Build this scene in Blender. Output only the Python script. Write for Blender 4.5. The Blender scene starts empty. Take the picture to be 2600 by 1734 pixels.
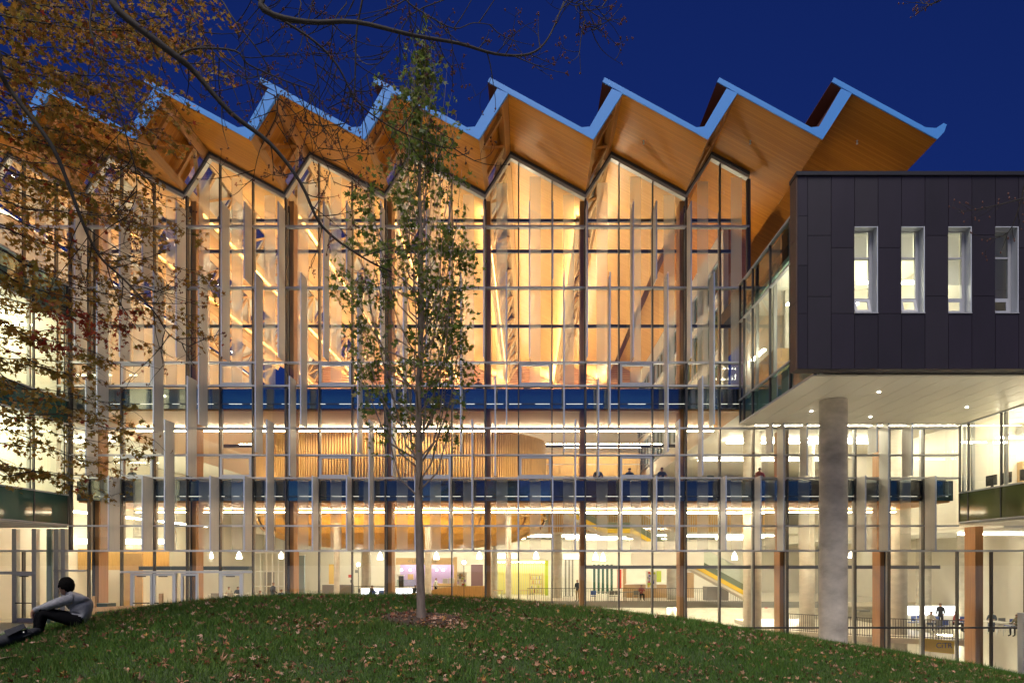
import bpy, bmesh, math, random
import numpy as np
from mathutils import Vector, Matrix, noise
random.seed(7); rng = np.random.default_rng(7)
SC = bpy.context.scene; COL = SC.collection
PI = math.pi
# ------------------------------------------------------------------ camera, sky, sun, exposure
EYE = 3.0; DIST = 34.66; FPX = 1733.33; VX, VY = 1345.0, 1430.0
cam_d = bpy.data.cameras.new('camera'); cam_d.sensor_width = 36; cam_d.lens = 24
cam_d.shift_x = -45 / 2600; cam_d.shift_y = 563 / 2600; cam_d.clip_start = 0.1; cam_d.clip_end = 3000
cam = bpy.data.objects.new('camera', cam_d); COL.objects.link(cam)
cam.location = (0, -DIST, EYE); cam.rotation_euler = (PI / 2, 0, 0); SC.camera = cam
world = bpy.data.worlds.new('World'); SC.world = world; world.use_nodes = True
_nt = world.node_tree; _bg = _nt.nodes['Background']
_sky = _nt.nodes.new('ShaderNodeTexSky'); _sky.sky_type = 'NISHITA'; _sky.sun_disc = False
_sky.sun_elevation = math.radians(-1.0); _sky.sun_rotation = math.radians(180); _sky.ozone_density = 6.0
_nt.links.new(_sky.outputs[0], _bg.inputs[0]); _bg.inputs[1].default_value = 0.40
sun_d = bpy.data.lights.new('sun', 'SUN'); sun_d.energy = 3.1; sun_d.angle = math.radians(34); sun_d.color = (1.0, 0.94, 0.90)
sun = bpy.data.objects.new('sun', sun_d); COL.objects.link(sun); sun.location = (0, -60, 40)
sun.rotation_euler = (math.radians(27), 0, math.radians(-12))
SC.view_settings.view_transform = 'Standard'; SC.view_settings.look = 'None'
SC.view_settings.exposure = 0.35; SC.view_settings.gamma = 1.0; SC.view_settings.use_curve_mapping = False
SC.render.engine = 'CYCLES'; cy = SC.cycles
cy.use_denoising = True; cy.denoiser = 'OPENIMAGEDENOISE'; cy.max_bounces = 6; cy.diffuse_bounces = 4; cy.glossy_bounces = 3
cy.transmission_bounces = 2; cy.transparent_max_bounces = 18; cy.caustics_reflective = False; cy.caustics_refractive = False
cy.sample_clamp_indirect = 4.0; cy.use_adaptive_sampling = False; cy.use_light_tree = True

# ------------------------------------------------------------------ helpers
def fx(px): return (px - VX) / 50.0
def fz(py): return EYE + (VY - py) / 50.0
def P(px, py, d):            # a point seen at that place of the photograph, d metres in front of the viewer
    return Vector(((px - VX) / FPX * d, -DIST + d, EYE + (VY - py) / FPX * d))
def Xat(px, d): return (px - VX) / FPX * d
def Zat(py, d): return EYE + (VY - py) / FPX * d
WL = {}
def link(o, parent=None, loc=(0, 0, 0)):
    COL.objects.link(o); o.location = loc; WL[o.name] = Vector(loc)
    if parent is not None:
        o.parent = parent; o.matrix_parent_inverse = Matrix.Translation(-WL[parent.name])
    return o
def tag(o, label=None, cat=None, group=None, kind=None):
    if label: o['label'] = label
    if cat: o['category'] = cat
    if group: o['group'] = group
    if kind: o['kind'] = kind
    return o
def empty(name, loc, label=None, cat=None, group=None):
    o = bpy.data.objects.new(name, None); o.empty_display_size = 0.3
    link(o, None, loc); return tag(o, label, cat, group)
class MB:
    """collects faces for one mesh"""
    def __init__(s): s.v = []; s.f = []; s.m = []
    def add(s, vs, fs, mi=0):
        b = len(s.v); s.v += [tuple(p) for p in vs]; s.f += [tuple(b + i for i in f) for f in fs]; s.m += [mi] * len(fs); return s
    def box(s, x0, x1, y0, y1, z0, z1, mi=0):
        return s.add([(x0, y0, z0), (x1, y0, z0), (x1, y1, z0), (x0, y1, z0), (x0, y0, z1), (x1, y0, z1), (x1, y1, z1), (x0, y1, z1)],
                     [(0, 3, 2, 1), (4, 5, 6, 7), (0, 1, 5, 4), (1, 2, 6, 5), (2, 3, 7, 6), (3, 0, 4, 7)], mi)
    def prism_y(s, poly, y0, y1, mi=0, caps=True):      # poly: (x,z) counter-clockwise seen from -Y
        n = len(poly); vs = [(x, y0, z) for x, z in poly] + [(x, y1, z) for x, z in poly]
        fs = [(i, i + n, (i + 1) % n + n, (i + 1) % n) for i in range(n)]
        if caps: fs += [tuple(range(n)), tuple(range(2 * n - 1, n - 1, -1))]
        return s.add(vs, fs, mi)
    def prism_x(s, poly, x0, x1, mi=0):
        n = len(poly); vs = [(x0, y, z) for y, z in poly] + [(x1, y, z) for y, z in poly]
        fs = [(i, (i + 1) % n, (i + 1) % n + n, i + n) for i in range(n)] + [tuple(range(n - 1, -1, -1)), tuple(range(n, 2 * n))]
        return s.add(vs, fs, mi)
    def beam(s, a, b, w, h, up=(0, 0, 1), mi=0):        # rectangular bar from a to b
        a = Vector(a); b = Vector(b); d = (b - a).normalized(); up = Vector(up)
        if abs(d.dot(up)) > 0.98: up = Vector((1, 0, 0))
        sx = d.cross(up).normalized() * (w / 2); sy = sx.cross(d).normalized() * (h / 2)
        vs = [a - sx - sy, a + sx - sy, a + sx + sy, a - sx + sy, b - sx - sy, b + sx - sy, b + sx + sy, b - sx + sy]
        return s.add(vs, [(0, 1, 2, 3), (7, 6, 5, 4), (0, 4, 5, 1), (1, 5, 6, 2), (2, 6, 7, 3), (3, 7, 4, 0)], mi)
    def tube(s, pts, rad, n=8, mi=0, cap=True):
        pts = [Vector(p) for p in pts]; k = len(pts); vs = []; fs = []
        ref = Vector((0, 0, 1))
        if abs((pts[-1] - pts[0]).normalized().dot(ref)) > 0.9: ref = Vector((1, 0, 0))
        for i, p in enumerate(pts):
            d = (pts[min(i + 1, k - 1)] - pts[max(i - 1, 0)])
            d = d.normalized() if d.length > 1e-9 else Vector((0, 0, 1))
            u = d.cross(ref); u = u.normalized() if u.length > 1e-6 else Vector((1, 0, 0)); w = d.cross(u)
            r = rad[i] if isinstance(rad, (list, tuple)) else rad
            for j in range(n):
                a = 2 * PI * j / n; vs.append(p + (u * math.cos(a) + w * math.sin(a)) * r)
        for i in range(k - 1):
            for j in range(n):
                fs.append((i * n + j, i * n + (j + 1) % n, (i + 1) * n + (j + 1) % n, (i + 1) * n + j))
        if cap: fs += [tuple(range(n - 1, -1, -1)), tuple(range((k - 1) * n, k * n))]
        return s.add(vs, fs, mi)
    def lathe(s, prof, c, n=16, mi=0):                  # prof: (r,z) from bottom to top
        vs = []; fs = []
        for r, z in prof:
            for j in range(n): a = 2 * PI * j / n; vs.append((c[0] + r * math.cos(a), c[1] + r * math.sin(a), c[2] + z))
        for i in range(len(prof) - 1):
            for j in range(n): fs.append((i * n + j, i * n + (j + 1) % n, (i + 1) * n + (j + 1) % n, (i + 1) * n + j))
        fs += [tuple(range(n - 1, -1, -1)), tuple(range((len(prof) - 1) * n, len(prof) * n))]
        return s.add(vs, fs, mi)
    def mesh(s, name, mats, smooth=False):
        me = bpy.data.meshes.new(name); me.from_pydata(s.v, [], s.f)
        for m in (mats if isinstance(mats, (list, tuple)) else [mats]): me.materials.append(m)
        if any(s.m): me.polygons.foreach_set('material_index', s.m)
        if smooth: me.polygons.foreach_set('use_smooth', [True] * len(me.polygons))
        me.update(); return me
    def build(s, name, mats, parent=None, smooth=False, bevel=0):
        # the origin sits at the middle of the mesh's base
        xs = np.array(s.v); lo = xs.min(0); hi = xs.max(0); c = ((lo[0] + hi[0]) / 2, (lo[1] + hi[1]) / 2, lo[2])
        s.v = [(p[0] - c[0], p[1] - c[1], p[2] - c[2]) for p in s.v]
        o = bpy.data.objects.new(name, s.mesh(name, mats, smooth)); link(o, parent, c)
        if bevel:
            b = o.modifiers.new('bevel', 'BEVEL'); b.width = bevel; b.segments = 2; b.limit_method = 'ANGLE'
        return o
_bm = {}
def bx(name, m, parent, x0, x1, y0, y1, z0, z1, bevel=0):   # a box object; alike boxes share their mesh
    k = (m.name, round(x1 - x0, 3), round(y1 - y0, 3), round(z1 - z0, 3))
    if k not in _bm:
        a, b, c = (x1 - x0) / 2, (y1 - y0) / 2, (z1 - z0) / 2
        _bm[k] = MB().box(-a, a, -b, b, -c, c).mesh(name, m)
    o = bpy.data.objects.new(name, _bm[k]); link(o, parent, ((x0 + x1) / 2, (y0 + y1) / 2, (z0 + z1) / 2))
    if bevel:
        bv = o.modifiers.new('bevel', 'BEVEL'); bv.width = bevel; bv.segments = 2
    return o

# ------------------------------------------------------------------ materials
M = {}
def mk(name):
    m = bpy.data.materials.new(name); m.use_nodes = True; M[name] = m
    nt = m.node_tree; b = nt.nodes['Principled BSDF']; return m, nt, b
def N(nt, t, **kw):
    n = nt.nodes.new(t)
    for k, v in kw.items(): setattr(n, k, v)
    return n
def plain(name, col, rough=0.5, metal=0.0, var=0.0, scale=3.0, bump=0.0, stretch=None, spec=0.5):
    m, nt, b = mk(name); b.inputs['Base Color'].default_value = (*col, 1); b.inputs['Roughness'].default_value = rough
    b.inputs['Metallic'].default_value = metal; b.inputs['Specular IOR Level'].default_value = spec
    if var or bump:
        g = N(nt, 'ShaderNodeNewGeometry'); mp = N(nt, 'ShaderNodeMapping'); nt.links.new(g.outputs['Position'], mp.inputs[0])
        mp.inputs['Scale'].default_value = stretch or (1, 1, 1)
        no = N(nt, 'ShaderNodeTexNoise'); no.inputs['Scale'].default_value = scale; no.inputs['Detail'].default_value = 6; no.inputs['Roughness'].default_value = 0.6
        nt.links.new(mp.outputs[0], no.inputs[0])
        r = N(nt, 'ShaderNodeValToRGB'); e = r.color_ramp.elements
        e[0].position = 0.28; e[1].position = 0.72
        e[0].color = (*[max(0, c * (1 - var)) for c in col], 1); e[1].color = (*[min(1, c * (1 + var)) for c in col], 1)
        nt.links.new(no.outputs['Fac'], r.inputs[0]); nt.links.new(r.outputs[0], b.inputs['Base Color'])
        if bump:
            bp = N(nt, 'ShaderNodeBump'); bp.inputs['Strength'].default_value = bump; bp.inputs['Distance'].default_value = 0.02
            nt.links.new(no.outputs['Fac'], bp.inputs['Height']); nt.links.new(bp.outputs[0], b.inputs['Normal'])
    return m
def emit(name, col, s):
    m, nt, b = mk(name); b.inputs['Base Color'].default_value = (0.8, 0.8, 0.8, 1)
    b.inputs['Emission Color'].default_value = (*col, 1); b.inputs['Emission Strength'].default_value = s; return m
def glass(name, tint=(0.93, 0.97, 0.95), base=0.08, edge=0.7, rough=0.0):
    m, nt, b = mk(name); nt.nodes.remove(b); out = nt.nodes['Material Output']
    t = N(nt, 'ShaderNodeBsdfTransparent'); t.inputs[0].default_value = (*tint, 1)
    g = N(nt, 'ShaderNodeBsdfGlossy'); g.inputs['Roughness'].default_value = rough; g.inputs[0].default_value = (0.95, 0.97, 1, 1)
    lw = N(nt, 'ShaderNodeLayerWeight'); lw.inputs[0].default_value = 0.5
    pw = N(nt, 'ShaderNodeMath', operation='POWER'); pw.inputs[1].default_value = 4
    mr = N(nt, 'ShaderNodeMapRange'); mr.inputs['To Min'].default_value = base; mr.inputs['To Max'].default_value = edge
    mx = N(nt, 'ShaderNodeMixShader')
    nt.links.new(lw.outputs['Facing'], pw.inputs[0]); nt.links.new(pw.outputs[0], mr.inputs[0]); nt.links.new(mr.outputs[0], mx.inputs[0])
    nt.links.new(t.outputs[0], mx.inputs[1]); nt.links.new(g.outputs[0], mx.inputs[2]); nt.links.new(mx.outputs[0], out.inputs[0]); return m
def wood(name, c0, c1, board=0.14, axis='Y', rough=0.45, grain=1.0):
    """boards: thin joints every `board` metres along `axis`, tone per board and long grain"""
    m, nt, b = mk(name); g = N(nt, 'ShaderNodeNewGeometry'); sp = N(nt, 'ShaderNodeSeparateXYZ'); nt.links.new(g.outputs['Position'], sp.inputs[0])
    dv = N(nt, 'ShaderNodeMath', operation='DIVIDE'); dv.inputs[1].default_value = board; nt.links.new(sp.outputs[axis], dv.inputs[0])
    fl = N(nt, 'ShaderNodeMath', operation='FLOOR'); nt.links.new(dv.outputs[0], fl.inputs[0])
    wn = N(nt, 'ShaderNodeTexWhiteNoise', noise_dimensions='1D'); nt.links.new(fl.outputs[0], wn.inputs['W'])
    fr = N(nt, 'ShaderNodeMath', operation='FRACT'); nt.links.new(dv.outputs[0], fr.inputs[0])
    jt = N(nt, 'ShaderNodeMath', operation='LESS_THAN'); jt.inputs[1].default_value = 0.07; nt.links.new(fr.outputs[0], jt.inputs[0])
    mp = N(nt, 'ShaderNodeMapping'); nt.links.new(g.outputs['Position'], mp.inputs[0])
    sc = {'X': (14, 1.0, 1.0), 'Y': (1.0, 14, 1.0), 'Z': (1.0, 1.0, 14)}[axis]; mp.inputs['Scale'].default_value = sc
    no = N(nt, 'ShaderNodeTexNoise'); no.inputs['Scale'].default_value = 2.0; no.inputs['Detail'].default_value = 5; nt.links.new(mp.outputs[0], no.inputs[0])
    a = N(nt, 'ShaderNodeMath', operation='MULTIPLY_ADD'); a.inputs[1].default_value = 0.45; nt.links.new(wn.outputs['Value'], a.inputs[0])
    a2 = N(nt, 'ShaderNodeMath', operation='MULTIPLY'); a2.inputs[1].default_value = 0.55 * grain; nt.links.new(no.outputs['Fac'], a2.inputs[0]); nt.links.new(a2.outputs[0], a.inputs[2])
    mx = N(nt, 'ShaderNodeMix', data_type='RGBA'); mx.inputs['A'].default_value = (*c0, 1); mx.inputs['B'].default_value = (*c1, 1); nt.links.new(a.outputs[0], mx.inputs['Factor'])
    m2 = N(nt, 'ShaderNodeMix', data_type='RGBA'); m2.inputs['B'].default_value = (*[c * 0.45 for c in c0], 1)
    jm = N(nt, 'ShaderNodeMath', operation='MULTIPLY'); jm.inputs[1].default_value = 0.6; nt.links.new(jt.outputs[0], jm.inputs[0]); nt.links.new(jm.outputs[0], m2.inputs['Factor'])
    nt.links.new(mx.outputs['Result'], m2.inputs['A']); nt.links.new(m2.outputs['Result'], b.inputs['Base Color']); b.inputs['Roughness'].default_value = rough; b.inputs['Specular IOR Level'].default_value = 0.28
    return m
def leafmat(name, rough=0.55, trans=0.35):
    m, nt, b = mk(name); at = N(nt, 'ShaderNodeAttribute', attribute_name='tone'); out = nt.nodes['Material Output']
    nt.links.new(at.outputs['Color'], b.inputs['Base Color']); b.inputs['Roughness'].default_value = rough; b.inputs['Specular IOR Level'].default_value = 0.3
    tr = N(nt, 'ShaderNodeBsdfTranslucent'); nt.links.new(at.outputs['Color'], tr.inputs[0])
    mx = N(nt, 'ShaderNodeMixShader'); mx.inputs[0].default_value = trans
    nt.links.new(b.outputs[0], mx.inputs[1]); nt.links.new(tr.outputs[0], mx.inputs[2]); nt.links.new(mx.outputs[0], out.inputs[0]); return m

roofwood = wood('roof_wood', (0.55, 0.28, 0.085), (0.72, 0.40, 0.145), 0.13, 'Y', 0.36)  # indoor copy of the roof timber, hall brightness mixed into its colour
eavewood_shaded = wood('eaves_wood_shaded', (0.40, 0.135, 0.012), (0.62, 0.245, 0.028), 0.13, 'Y', 0.34)  # same roof timber outdoors, the dimness under the eaves put into its colour
eavewood_shaded.node_tree.nodes['Principled BSDF'].inputs['Specular IOR Level'].default_value = 0.12
eavebeam_shaded = plain('eaves_beam_wood_shaded', (0.40, 0.17, 0.04), 0.45, var=0.2, scale=4, stretch=(1, 0.15, 6))  # darker copy of the beam timber, eaves shade put into its colour
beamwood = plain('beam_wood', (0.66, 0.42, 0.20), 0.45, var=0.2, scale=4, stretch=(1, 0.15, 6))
glulam = plain('glulam_wood', (0.40, 0.19, 0.065), 0.5, var=0.22, scale=5, stretch=(5, 5, 0.12))
slatwood = plain('slat_wood', (0.60, 0.37, 0.13), 0.45, var=0.18, scale=4, stretch=(4, 4, 0.3))
hullwood = plain('hull_wood', (0.68, 0.36, 0.06), 0.4, var=0.22, scale=2.5, stretch=(4, 4, 0.5))
soffitwood = wood('gallery_wood', (0.50, 0.22, 0.055), (0.66, 0.32, 0.09), 0.2, 'Y', 0.4)
benchwood = plain('bench_wood', (0.45, 0.26, 0.12), 0.6, var=0.2, scale=6, stretch=(1, 8, 8))
fascia_m = plain('fascia_metal_skytint', (0.055, 0.25, 0.68), 0.5, 0.0, var=0.03, scale=0.8)  # pale metal with blue dusk sky light put into its base colour
brownclad = plain('brown_cladding', (0.10, 0.035, 0.02), 0.6, var=0.15, scale=2)
frame_m = plain('frame_metal', (0.46, 0.47, 0.50), 0.4, 0.35)
mull_m = plain('mullion_metal', (0.06, 0.057, 0.06), 0.45, 0.2)
headframe = plain('head_frame_metal', (0.42, 0.42, 0.40), 0.4, 0.3)
fin_m = plain('fin_metal', (0.66, 0.63, 0.58), 0.45, 0.0, var=0.06, scale=1.5, stretch=(6, 6, 0.4))
finedge = plain('fin_edge', (0.42, 0.46, 0.58), 0.4, 0.3)
darkbeam = plain('dark_steel', (0.05, 0.05, 0.06), 0.5, 0.3)
pane_m = glass('pane_glass', (0.93, 0.955, 0.93), 0.085, 0.75)
spand_m = glass('spandrel_glass', (0.25, 0.30, 0.34), 0.22, 0.8)
skyl_m = glass('skylight_glass', (0.88, 0.93, 0.95), 0.14, 0.8)
rail_glass = glass('rail_glass', (0.80, 0.90, 0.86), 0.08, 0.6)
green_sp = plain('green_spandrel', (0.035, 0.095, 0.075), 0.08, 0.0, spec=0.7)
white_w = plain('white_wall', (0.70, 0.66, 0.57), 0.6, var=0.07, scale=0.35)
cream_w = plain('cream_ceiling', (0.78, 0.76, 0.68), 0.6)
soffit_p = plain('soffit_panel', (0.90, 0.84, 0.66), 0.32, 0.0)
slab_m = plain('slab_edge', (0.035, 0.04, 0.045), 0.5)
conc = plain('concrete', (0.50, 0.47, 0.40), 0.75, var=0.16, scale=1.4, bump=0.25, stretch=(1, 1, 2.2))
conc_d = plain('weathered_concrete', (0.50, 0.44, 0.37), 0.75, var=0.33, scale=0.9, bump=0.3, stretch=(1, 1, 1.7))
floor_m = plain('floor_stone', (0.62, 0.57, 0.48), 0.28, var=0.06, scale=1.2)
paving = plain('paving_stone', (0.42, 0.40, 0.36), 0.7, var=0.12, scale=2.0)
black_p = plain('dark_panel', (0.0112, 0.0072, 0.0155), 0.55, var=0.18, scale=1.6, stretch=(1, 1, 0.5))
parapet = plain('parapet_metal', (0.012, 0.012, 0.02), 0.5)
grille_m = plain('terracotta_slat', (0.42, 0.20, 0.11), 0.6)
reveal_m = plain('reveal_metal', (0.55, 0.58, 0.64), 0.4, 0.2)
steel = plain('steel', (0.55, 0.55, 0.55), 0.35, 0.7)
greensteel = plain('green_stringer', (0.13, 0.17, 0.11), 0.5)
yellow = plain('yellow_paint', (0.84, 0.58, 0.03), 0.5)
lime = plain('lime_paint', (0.45, 0.55, 0.03), 0.5)
red_p = plain('red_paint', (0.60, 0.06, 0.04), 0.5)
blue_p = plain('blue_plastic', (0.04, 0.10, 0.42), 0.45)
dark_p = plain('black_plastic', (0.02, 0.02, 0.022), 0.45)
grey_p = plain('grey_laminate', (0.20, 0.20, 0.19), 0.5)
white_p = plain('white_laminate', (0.78, 0.77, 0.74), 0.35)
doorgreen = plain('dark_green_box', (0.05, 0.075, 0.065), 0.5)
purple = plain('lilac_wall', (0.42, 0.32, 0.62), 0.6)
tan_w = plain('tan_panel', (0.55, 0.36, 0.18), 0.55, var=0.08, scale=3)
skin_m = plain('skin', (0.45, 0.25, 0.17), 0.55)
hair_m = plain('hair', (0.007, 0.006, 0.005), 0.85, spec=0.1)
trous = plain('black_trousers', (0.007, 0.007, 0.008), 0.95, spec=0.1)
sweat = plain('grey_sweater', (0.32, 0.32, 0.34), 0.95, var=0.22, scale=9, bump=0.9, spec=0.1)
bark = plain('bark', (0.026, 0.020, 0.017), 0.85, var=0.4, scale=9, bump=0.5)
bark2 = plain('pale_bark', (0.20, 0.155, 0.125), 0.8, var=0.35, scale=10, bump=0.5, stretch=(1, 1, 0.35))
soil = plain('soil', (0.045, 0.028, 0.018), 0.95, var=0.4, scale=14, bump=0.6)
lawn_m = plain('lawn_soil', (0.030, 0.050, 0.014), 0.95, var=0.5, scale=5, bump=0.4)
grass_m = leafmat('grass_blade', 0.6, 0.25)
leaf_m = leafmat('leaf', 0.55, 0.48)
litter_m = leafmat('dry_leaf', 0.7, 0.12)
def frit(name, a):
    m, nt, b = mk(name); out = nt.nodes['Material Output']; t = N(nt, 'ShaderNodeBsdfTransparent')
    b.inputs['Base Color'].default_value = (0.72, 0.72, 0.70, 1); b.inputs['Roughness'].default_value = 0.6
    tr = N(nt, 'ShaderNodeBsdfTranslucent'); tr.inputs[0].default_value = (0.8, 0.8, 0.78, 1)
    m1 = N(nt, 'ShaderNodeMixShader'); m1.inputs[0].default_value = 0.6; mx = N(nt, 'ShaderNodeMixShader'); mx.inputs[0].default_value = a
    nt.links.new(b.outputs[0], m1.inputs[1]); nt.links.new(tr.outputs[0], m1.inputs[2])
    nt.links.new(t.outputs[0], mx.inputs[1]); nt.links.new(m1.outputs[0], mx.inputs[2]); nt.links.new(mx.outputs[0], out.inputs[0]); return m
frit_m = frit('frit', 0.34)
L_strip = emit('light_strip', (1.0, 0.82, 0.54), 56)
L_tube = emit('light_tube', (1.0, 0.90, 0.68), 21)
L_truss = emit('truss_light', (1.0, 0.86, 0.62), 62)
L_up = emit('uplight', (1.0, 0.80, 0.50), 260)
L_pend = emit('pendant_glow', (1.0, 0.92, 0.75), 9)
L_office = emit('office_light', (1.0, 0.95, 0.70), 28)
L_down = emit('downlight_glow', (1.0, 0.93, 0.80), 16)
L_spot = emit('lamp_head', (1.0, 0.93, 0.80), 60)
L_slot = emit('slot_light', (1.0, 0.92, 0.75), 1.0)
L_court = emit('court_light', (1.0, 0.90, 0.66), 82)
L_roofglow = emit('added_roof_glow', (1.0, 0.87, 0.63), 72)  # glow of strips added out of view to brighten the roof timber
grey_sp = plain('spandrel_grey', (0.020, 0.026, 0.032), 0.06, spec=0.8)
grey_sp.node_tree.nodes['Principled BSDF'].inputs['IOR'].default_value = 1.9
L_wing = emit('wing_light', (1.0, 0.95, 0.66), 22)
blue_sp = plain('spandrel_blue', (0.020, 0.070, 0.115), 0.04, spec=1.0)
blue_sp.node_tree.nodes['Principled BSDF'].inputs['IOR'].default_value = 2.4
L_sign = emit('lit_sign', (0.92, 0.95, 1.0), 2.2)
# ------------------------------------------------------------------ ground, mound
def sst(t): t = max(0.0, min(1.0, t)); return t * t * (3 - 2 * t)
def ground_z(x, y): return -3.4 * sst((x + 1) / 7.0) * sst((y + 21) / 5.0)
_sil = [(-900, 1720), (-300, 1672), (0, 1628), (110, 1602), (180, 1589), (230, 1577), (300, 1562), (400, 1546), (500, 1533), (620, 1523), (750, 1517), (1000, 1516),
        (1150, 1521), (1300, 1531), (1500, 1551), (1700, 1574), (1900, 1606), (2100, 1639), (2300, 1672), (2500, 1711), (2600, 1733), (2900, 1790), (3500, 1880)]
_sx = np.array([a for a, b in _sil], float); _sy = np.array([b for a, b in _sil], float)
def crest_d(u): return 11.9 + 3.1 * sst((u - 250) / 650.0)
def mound_z(x, y):
    d = max(y + DIST, 2.0)
    u = VX + x / max(d, 8.0) * FPX; dc = crest_d(u)
    h = EYE - (float(np.interp(u, _sx, _sy)) - VY) / FPX * dc
    if d < dc: h -= 0.85 * min(max((dc - d) / 7.0, 0), 1.0) ** 1.5
    else: h -= 0.04 * (d - dc) ** 2
    return h
def land_z(x, y): return max(mound_z(x, y), ground_z(x, y))
def on_mound(px, py):        # march along the ray through that pixel until it meets the mound
    d = 5.0
    while d < 30:
        p = P(px, py, d)
        if p.z <= mound_z(p.x, p.y): return Vector((p.x, p.y, mound_z(p.x, p.y)))
        d += 0.02
    return P(px, py, 15)
def sheet(name, x0, x1, y0, y1, nx, ny, f, m):
    xs = np.linspace(x0, x1, nx); ys = np.linspace(y0, y1, ny)
    v = [(x, y, f(x, y)) for y in ys for x in xs]
    fs = [(j * nx + i, j * nx + i + 1, (j + 1) * nx + i + 1, (j + 1) * nx + i) for j in range(ny - 1) for i in range(nx - 1)]
    me = bpy.data.meshes.new(name); me.from_pydata(v, [], fs); me.materials.append(m); me.polygons.foreach_set('use_smooth', [True] * len(fs))
    o = bpy.data.objects.new(name, me); link(o); return tag(o, kind='structure')
# one ground sheet to the horizon, denser near the building
gx = sorted(set([-900, -400, -150, -80] + list(np.linspace(-50, 50, 81)) + [80, 150, 400, 900])); gy = sorted(set([-900, -400, -150, -80] + list(np.linspace(-55, 0.0, 60)) + [45, 100, 300, 900]))
gv = [(x, y, ground_z(x, y) - 0.06 - (4.5 if y > 0.4 else 0.0)) for y in gy for x in gx]; nx_ = len(gx)
gf = [(j * nx_ + i, j * nx_ + i + 1, (j + 1) * nx_ + i + 1, (j + 1) * nx_ + i) for j in range(len(gy) - 1) for i in range(nx_ - 1)]
me = bpy.data.meshes.new('ground'); me.from_pydata(gv, [], gf); me.materials.append(paving); go = bpy.data.objects.new('ground', me); link(go); tag(go, 'pale stone paving of the plaza round the building', None, None, 'structure')
def lawn_f(x, y):
    a = mound_z(x, y); g = ground_z(x, y)
    return a if a > g else g - 0.12
lawn = sheet('lawn', -15, 17, -DIST - 6, -DIST + 24, 161, 151, lawn_f, lawn_m)
tag(lawn, 'grassy mound in front of the glass hall')
# plaza paving slabs seen beyond the seated person
plz = bpy.data.objects.new('plaza', MB().box(-30, -12.6, -9, -0.2, -0.055, -0.012).mesh('plaza', paving)); link(plz); tag(plz, 'light paving by the entrance', None, None, 'structure')

# ------------------------------------------------------------------ the glass hall
PW = 1.69; BAY = 5.075; X0 = -2.26
def XM(i): return X0 + 1.6927 * i + 0.00134 * i * i
ZV = 21.75; RX = 1.30; RZ = 2.04; YF = -4.42; YB = 37.4
def roof_u(x):
    t = (x - X0) % BAY
    return ZV + (t / RX * RZ if t < RX else RZ * (1 - (t - RX) / (BAY - RX)))
hall = empty('glass_hall_building', (-6, 0, 0), 'glass fronted hall with folded timber roof and sawtooth eaves tinted by blue dusk light', 'building')
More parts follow.
